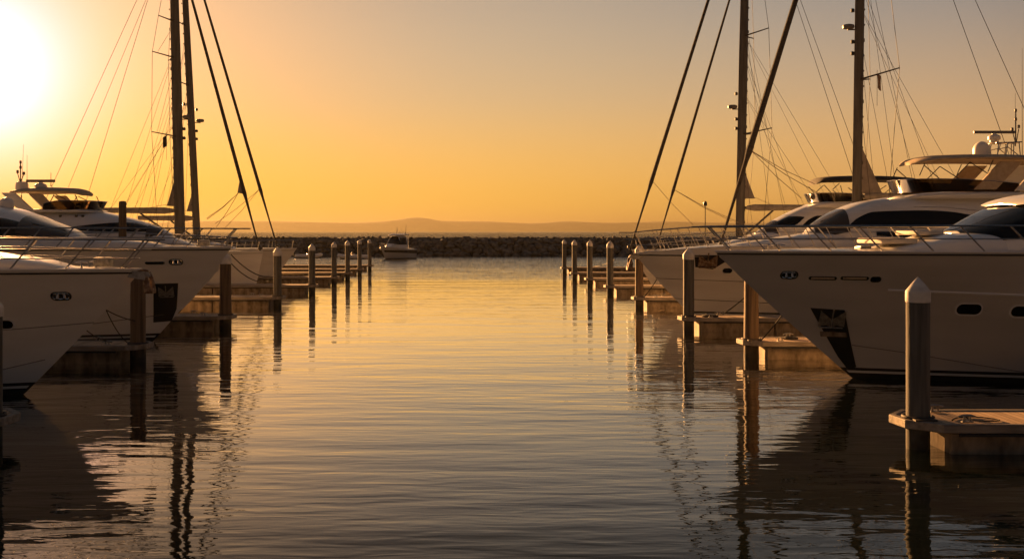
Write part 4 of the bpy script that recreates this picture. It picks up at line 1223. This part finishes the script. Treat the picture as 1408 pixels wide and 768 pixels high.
    for (p0, p1, y1) in backs:
        e = at(p1, y1); s0 = at(p0, 0)
        dirv = (s0 - e); tt = (ztop - e.z) / dirv.z
        hd = Vector((top.x - .2, 0, ztop - .05))
        lo = hd.lerp(e, (hd.z - zb) / max(.01, hd.z - e.z)) if e.z < hd.z else e
        w.tube([hd, Vector((lo.x, .0, zb))], .017, 5)
    w.build('backstay', 'wire', R)
    for ys in spreaders:
        ym, rise, half, sweep = ys
        c = at(mpx(ym), ym)
        for sd in (1, -1):
            MB().tube([c, c + Vector((-sweep, sd * half, rise))], [.055, .035], 6).build('spreader', 'wire', m)
    chain = [Vector((mx - .5, s_ * (Bm * .8), zb)) for s_ in (1,)]
    for sd in (1, -1):
        sw = MB()
        node = Vector((mx - .9, sd * min(Bm * .86, H.hb(mx - .9, zb - .1)), zb - .1))
        base = node
        for ym, rise, half, sweep in sorted(spreaders, key=lambda q: -q[0]):
            c = at(mpx(ym), ym); tip = c + Vector((-sweep, sd * half, rise))
            sw.tube([node, tip], .016, 5)
            sw.tube([base + Vector((.35, -sd * .1, 0)), c + Vector((0, sd * .05, -.15))], .013, 5)
            nb = tip
            node = tip
            base = tip
        sw.tube([node, top - Vector((0, 0, .6))], .016, 5)
        # running backstays and halyards led aft
        for k, (f, dx) in enumerate(shroud_dx):
            hc = foot.lerp(top, f)
            sw.tube([hc, Vector((mx - dx, sd * Bm * .8, zb))], .011, 5)
        sw.build('shroud', 'wire', R)
    # radar on its bracket ahead of the mast
    for ry, off in radar:
        c = at(mpx(ry), ry); fx = mast_r
        q = MB().lathe([(.2, -.12), (.31, -.09), (.33, .02), (.30, .1), (.2, .13), (0, .14)], (c.x + fx + off, 0, c.z), 18).build('radar', 'radar_dark', m)
        MB().box((c.x + fx + off * .4, 0, c.z - .16), (off * .9 + .2, .14, .06)).build('bracket', 'wire', q, smooth=False)
        l = MB()
        for dz in (-.85, -1.5, .9): l.lathe([(.05, -.1), (.11, -.08), (.11, .08), (.05, .12), (0, .12)], (c.x + fx + .1, 0, c.z + dz), 10)
        l.build('deck_light', 'black', m)
    if sgn < 0 and d > 70:
        p = at(968, 312)
        MB().tube([Vector((p.x, .4, zb)), Vector((p.x, .4, B.z(283)))], .03, 8).lathe([(.05, -.12), (.13, -.1), (.13, .1), (.08, .2), (0, .22)], (p.x, .4, B.z(281)), 10).build('light_pole', 'black', R)
    if extra:
        p = at(*extra); rng = random.Random(5)
        MB().tube([p + Vector((0, 0, .8)), p + Vector((0, 0, -1.2))], .012, 5).build('flag_halyard', 'wire', R)
        rows = [[(p.x - .08 * k, .10 * sin(k * 1.3 + j * .5), p.z + .6 - j * .2 - k * .06) for j in range(5)] for k in range(4)]
        back = [[(x, y + .01, z) for x, y, z in r] for r in rows]
        MB().grid(rows).grid(back, flip=True).build('pennant', extra_m, R)
    return B, H
def sgn_fix(B): return 1

def build_sailboats():
    sail_yacht(1, 78.0, 362, 'left sailing yacht with a plumb white bow and the taller, thicker mast', (240, 248),
        [(264, 352, 324, .125, 266, (.05, .5, ((290, 302), (292, 312), (288, 300))))], [(187, 124, 258), (163, 74, 250)], (240, 128, 289.5, 289), [(244, 232), (246, 284), (229.5, 283)],
        [(30, .15, 1.5, .75), (80, .15, 2.0, 1.1), (188, .15, 2.3, 1.2)], [(161, .32)], (23, 2.5, 2.62, .55), -100, .37, ((.62, 5.5), (.5, 3.2), (.4, 6.5), (.3, 2.2)), extra=(229, 197))
    sail_yacht(1, 90.0, 408, 'left sailing yacht farther in, dark furled headsail nearest the fairway and thinner mast', (255, 271.5),
        [(281, 377, 325, .125, 262, (.012, .2, ((300, 308), (304, 314))))], [(150, 92, 262)], (267, 190, 300, 299.5), [(267, 256), (269.5, 291), (256.5, 290.5)],
        [(36, .15, 1.6, .5), (118, .2, 2.2, .7)], [(166, .38)], (24, 2.6, 2.62, 2.0), -110, .30, ((.62, 5.5), (.5, 3.2), (.45, 7.5)))
    sail_yacht(-1, 61.5, 987, 'right sailing yacht whose thick furled headsail slants down past the second mast', (1182, 1177),
        [(1094, 999, 308, .165, 208, (.012, .14, ((1130, 252), (1118, 268), (1108, 272))))], [(1315, 1372, 170), (1345, 1396, 122)], (1188, 1262, 270, 271), [(1184, 200), (1183, 266), (1214, 268)],
        [(110, .35, 2.2, 1.45)], [(37, .34)], (22, 2.0, 2.45, .8), -330, .27, ((.66, 3.4), (.56, 5.2), (.5, 7.4), (.45, 2.0)), extra=(1206, 116), extra_m='rust')
    sail_yacht(-1, 76.0, 868, 'right sailing yacht nearest the fairway with two dark furled headsails leaning to its mast', (1023.5, 1017),
        [(974, 874, 318, .125, 250, (.008, .12, ((958, 309),))), (1003, 909, 318, .10, 262, (.008, .14, ((1012, 304), (1010, 306))))], [(1098, 1192, 300), (1110, 1210, 300)], (1026, 1114, 285.5, 285), [(1021, 228), (1019, 273), (1038, 273)],
        [(50, .2, 2.0, 1.2), (185, .25, 2.2, 1.5)], [(147, .36)], (24, 2.6, 2.75, 1.6), -190, .31, ((.6, 3.0), (.5, 4.6), (.4, 6.8), (.55, 8.5)))

# ================================================================== small craft by the breakwater
def cabin_cruiser():
    d = 158.0; X = X_at(523, d)
    R = empty('cabin_cruiser', (X, d, 0), 0, 'small dark-banded white cabin cruiser under way in front of the breakwater', 'motorboat')
    R.rotation_euler = (0, 0, radians(-126)); R.scale = (1.0, 1.08, 1.18)
    H = Hull(6.8, 1.35, 1.55, 1.1, zs=lambda x: 1.55 - .35 * min(1, -x / 5), ent=(.6, .5), zbot=.12)
    H.build(R, 'hull_grey')
    bs = MB()
    for sd in (1, -1):
        bs.grid([[(p[0] + .01, p[1] + sd * .012, p[2]) for p in r] for r in H.rows(lambda x: .62 + .25 * max(0, 1 + x / 6.8), lambda x: 1.12 + .1 * max(0, 1 + x / 6.8) - .1, 3, H.cols[4:], sd)])
    bs.build('hull_band', 'black', R)
    C = House([(-1.6, 1.2, 1.5, .5), (-2.2, 1.2, 1.85, .9), (-2.9, 1.2, 2.55, 1.0), (-3.3, 1.2, 2.85, 1.02), (-4.9, 1.2, 2.9, 1.02)], n=5, tum=.14)
    c = C.build(R, M['gelcoat'], 'cabin', nx=20, nt=16)
    for sd in (1, -1): C.band(c, 'glass', [(-2.5, 1.75, 1.95), (-3.2, 1.75, 2.6), (-4.7, 1.75, 2.65)], sd, nx=8, nz=3)
    C.front(c, M['glass'], -2.25, -3.1, .5)
    slab(R, 'hardtop', M['gelcoat'], [(-2.7, 2.9, .8, .05), (-3.1, 2.95, 1.05, .07), (-5.0, 2.98, 1.05, .07), (-5.4, 2.95, .9, .05)])
    for y in (-.8, .8): whip(R, -4.6, y, 2.95, 4.2 if y > 0 else 3.9, -.2, .035)
    t = MB()
    for y in (-.9, .9): t.tube([(-5.2, y, 1.2), (-5.1, y, 2.95)], .03, 6)
    t.build('hardtop_post', 'gelcoat', R)
    t = MB()
    for y in (-.5, -.15, .2, .55): t.tube([(-4.2, y, 3.0), (-4.5, y, 3.55 + .15 * sin(y * 9))], .022, 5)
    t.build('rod_holder', 'radar_dark', R)
    rail(R, H, -2.6, .45, .1, 4, .2, x_fwd=-.25, mid=False, r=.02)
    MB().box((-7.0, 0, .75), (.45, .45, 1.1), .8).build('outboard', 'black', R, bevel=.08)
    MB().tube([(-1.2, -.75, 1.5), (-1.2, -1.0, 1.15)], .12, 10).build('fender', 'radome', R)

def dinghy(px, py, d, L, rz, label, colour='radome', person_=False):
    R = empty('dinghy', (X_at(px, d), d, 0), rz, label, 'dinghy', 'small boats lying off the breakwater')
    t = MB(); w = L * .24; r = L * .06
    path = [(-L * .5, w, .32), (-L * .1, w, .32), (L * .2, w * .9, .36), (L * .38, w * .5, .44), (L * .46, 0, .5)]
    path += [(x, -y, z) for x, y, z in reversed(path[:-1])]
    t.tube(path, r, 10); t.build('tube', colour, R)
    MB().prism([(-L * .46, -w), (L * .2, -w * .9), (L * .42, 0), (L * .2, w * .9), (-L * .46, w)], .0, .24).build('floor', 'radar_dark', R, smooth=False)
    MB().box((-L * .5, 0, .62), (L * .09, .32, .75), .75).build('outboard', 'black', R, bevel=.05)
    MB().box((0, 0, .5), (L * .13, w * 1.1, .35), .8).build('console', 'radome', R, bevel=.04)
    MB().prism([(L * .02, .66), (L * .09, .66), (L * .05, 1.0)], -w * .4, w * .4, 'y').build('windscreen', 'windshield', R, smooth=False)
    return R
def rope_line(pts, r, sag, label, m='rope', n=14):
    a, b = Vector(pts[0]), Vector(pts[1])
    mid = [a.lerp(b, i / n) + Vector((0, 0, -sag * 4 * (i / n) * (1 - i / n))) for i in range(n + 1)]
    o = empty_base(mid[0])
    t = MB().tube(mid, r, 6).build('mooring_line', m)
    tag(t, label, 'rope', 'mooring lines from bows to docks')
    return t
def empty_base(p): return None

# ------------------------------------------------------------------ fill the berths
RN, RNH = yacht_right_near()
RH, RHH = yacht_right_hardtop()
RB, RBH = yacht_right_bimini()
LN, LNH = yacht_left_near()
LP, LPH = yacht_left_pocket()
LF, LFH = yacht_left_flybridge()
build_sailboats()
cabin_cruiser()
dinghy(424, 350, 165, 4.2, radians(15), 'pale inflatable dinghy off the breakwater, left of the bow rails and piles')
dinghy(486, 348, 160, 4.6, radians(190), 'low grey dinghy seen between the far left piles near the cabin cruiser')

# mooring lines (world coordinates)
def W_at(px, py, d): return (X_at(px, d), d, Z_at(py, d))
rope_line([W_at(143, 424, 33.0), W_at(186, 441, 33.5)], .018, .05, 'short dark line from the hull to the dark brown timber pile, upper of two')
rope_line([W_at(146, 426, 33.0), (-10.5, 33.4, .62)], .018, .12, 'short dark line sloping from the hull down to the dock beside the dark brown pile')
rope_line([W_at(110, 446, 32.6), (-11.0, 33.5, .62)], .016, .10, 'dark line lowest on the left, running flat to the dock edge')
rope_line([W_at(318, 350, 45.3), W_at(378, 379, 58.0)], .024, .35, 'dark line from the capped brown pile sagging to the next grey pile, upper one')
rope_line([W_at(318, 362, 45.3), W_at(370, 386, 58.0)], .022, .30, 'dark line from the capped brown pile to the dock, lower one')
rope_line([W_at(1076, 432, 33.2), W_at(1040, 474, 34.8)], .02, .04, 'dark line from the large grey yacht to the dock by the timber pile')
rope_line([W_at(1026, 407, 49.0), W_at(970, 444, 44.7)], .024, .10, 'dark line from the white yacht down to the black coil on its dock')
rope_line([W_at(903, 384, 56.5), W_at(884, 410, 57.7)], .022, .05, 'dark line at the stem of the white yacht reaching the timber pile')
rope_line([W_at(845, 357, 82), W_at(818, 366, 93)], .03, .1, 'thin far line slanting between the white-capped far right piles')

def coil(x, y, r, turns, label, rad=.022):
    t = MB(); pts = []; rg = random.Random(int(x * 100))
    for i in range(turns * 14 + 1):
        a = 2 * pi * i / 14; q = r * (1 - .5 * (i / (turns * 14))) * (1 + rg.uniform(-.05, .05))
        pts.append((x + q * cos(a), y + q * .8 * sin(a), DOCKZ + .02 + .012 * (i // 14)))
    t.tube(pts, rad, 6)
    o = t.build('rope_coil', 'rope'); tag(o, label, 'rope')
coil(9.6, 44.45, .32, 5, 'black rope coil on the dock in front of the white yacht with the rusty anchor', .04)
coil(10.2, 35.3, .26, 4, 'dark rope coil on the sunlit dock under the large grey yacht')
# loose line snaking over the near right dock
pts = [(8.75, 20.05), (8.95, 20.3), (9.25, 20.42), (9.5, 20.3), (9.62, 20.05), (9.4, 19.95), (9.15, 20.1), (9.2, 20.6), (9.6, 20.78), (9.95, 20.9)]
sm = []
for i in range(len(pts) - 1):
    for k in range(6):
        t = k / 6; p0 = pts[max(0, i - 1)]; p1 = pts[i]; p2 = pts[i + 1]; p3 = pts[min(len(pts) - 1, i + 2)]
        f = lambda j: .5 * (2 * p1[j] + (p2[j] - p0[j]) * t + (2 * p0[j] - 5 * p1[j] + 4 * p2[j] - p3[j]) * t * t + (3 * p1[j] - p0[j] - 3 * p2[j] + p3[j]) * t**3)
        sm.append((f(0), f(1), DOCKZ + .008))
o = MB().tube(sm[:-14], .012, 6).build('loose_rope', 'rope'); tag(o, 'dark loose rope snaking over the sunlit planks of the right foreground dock', 'rope')
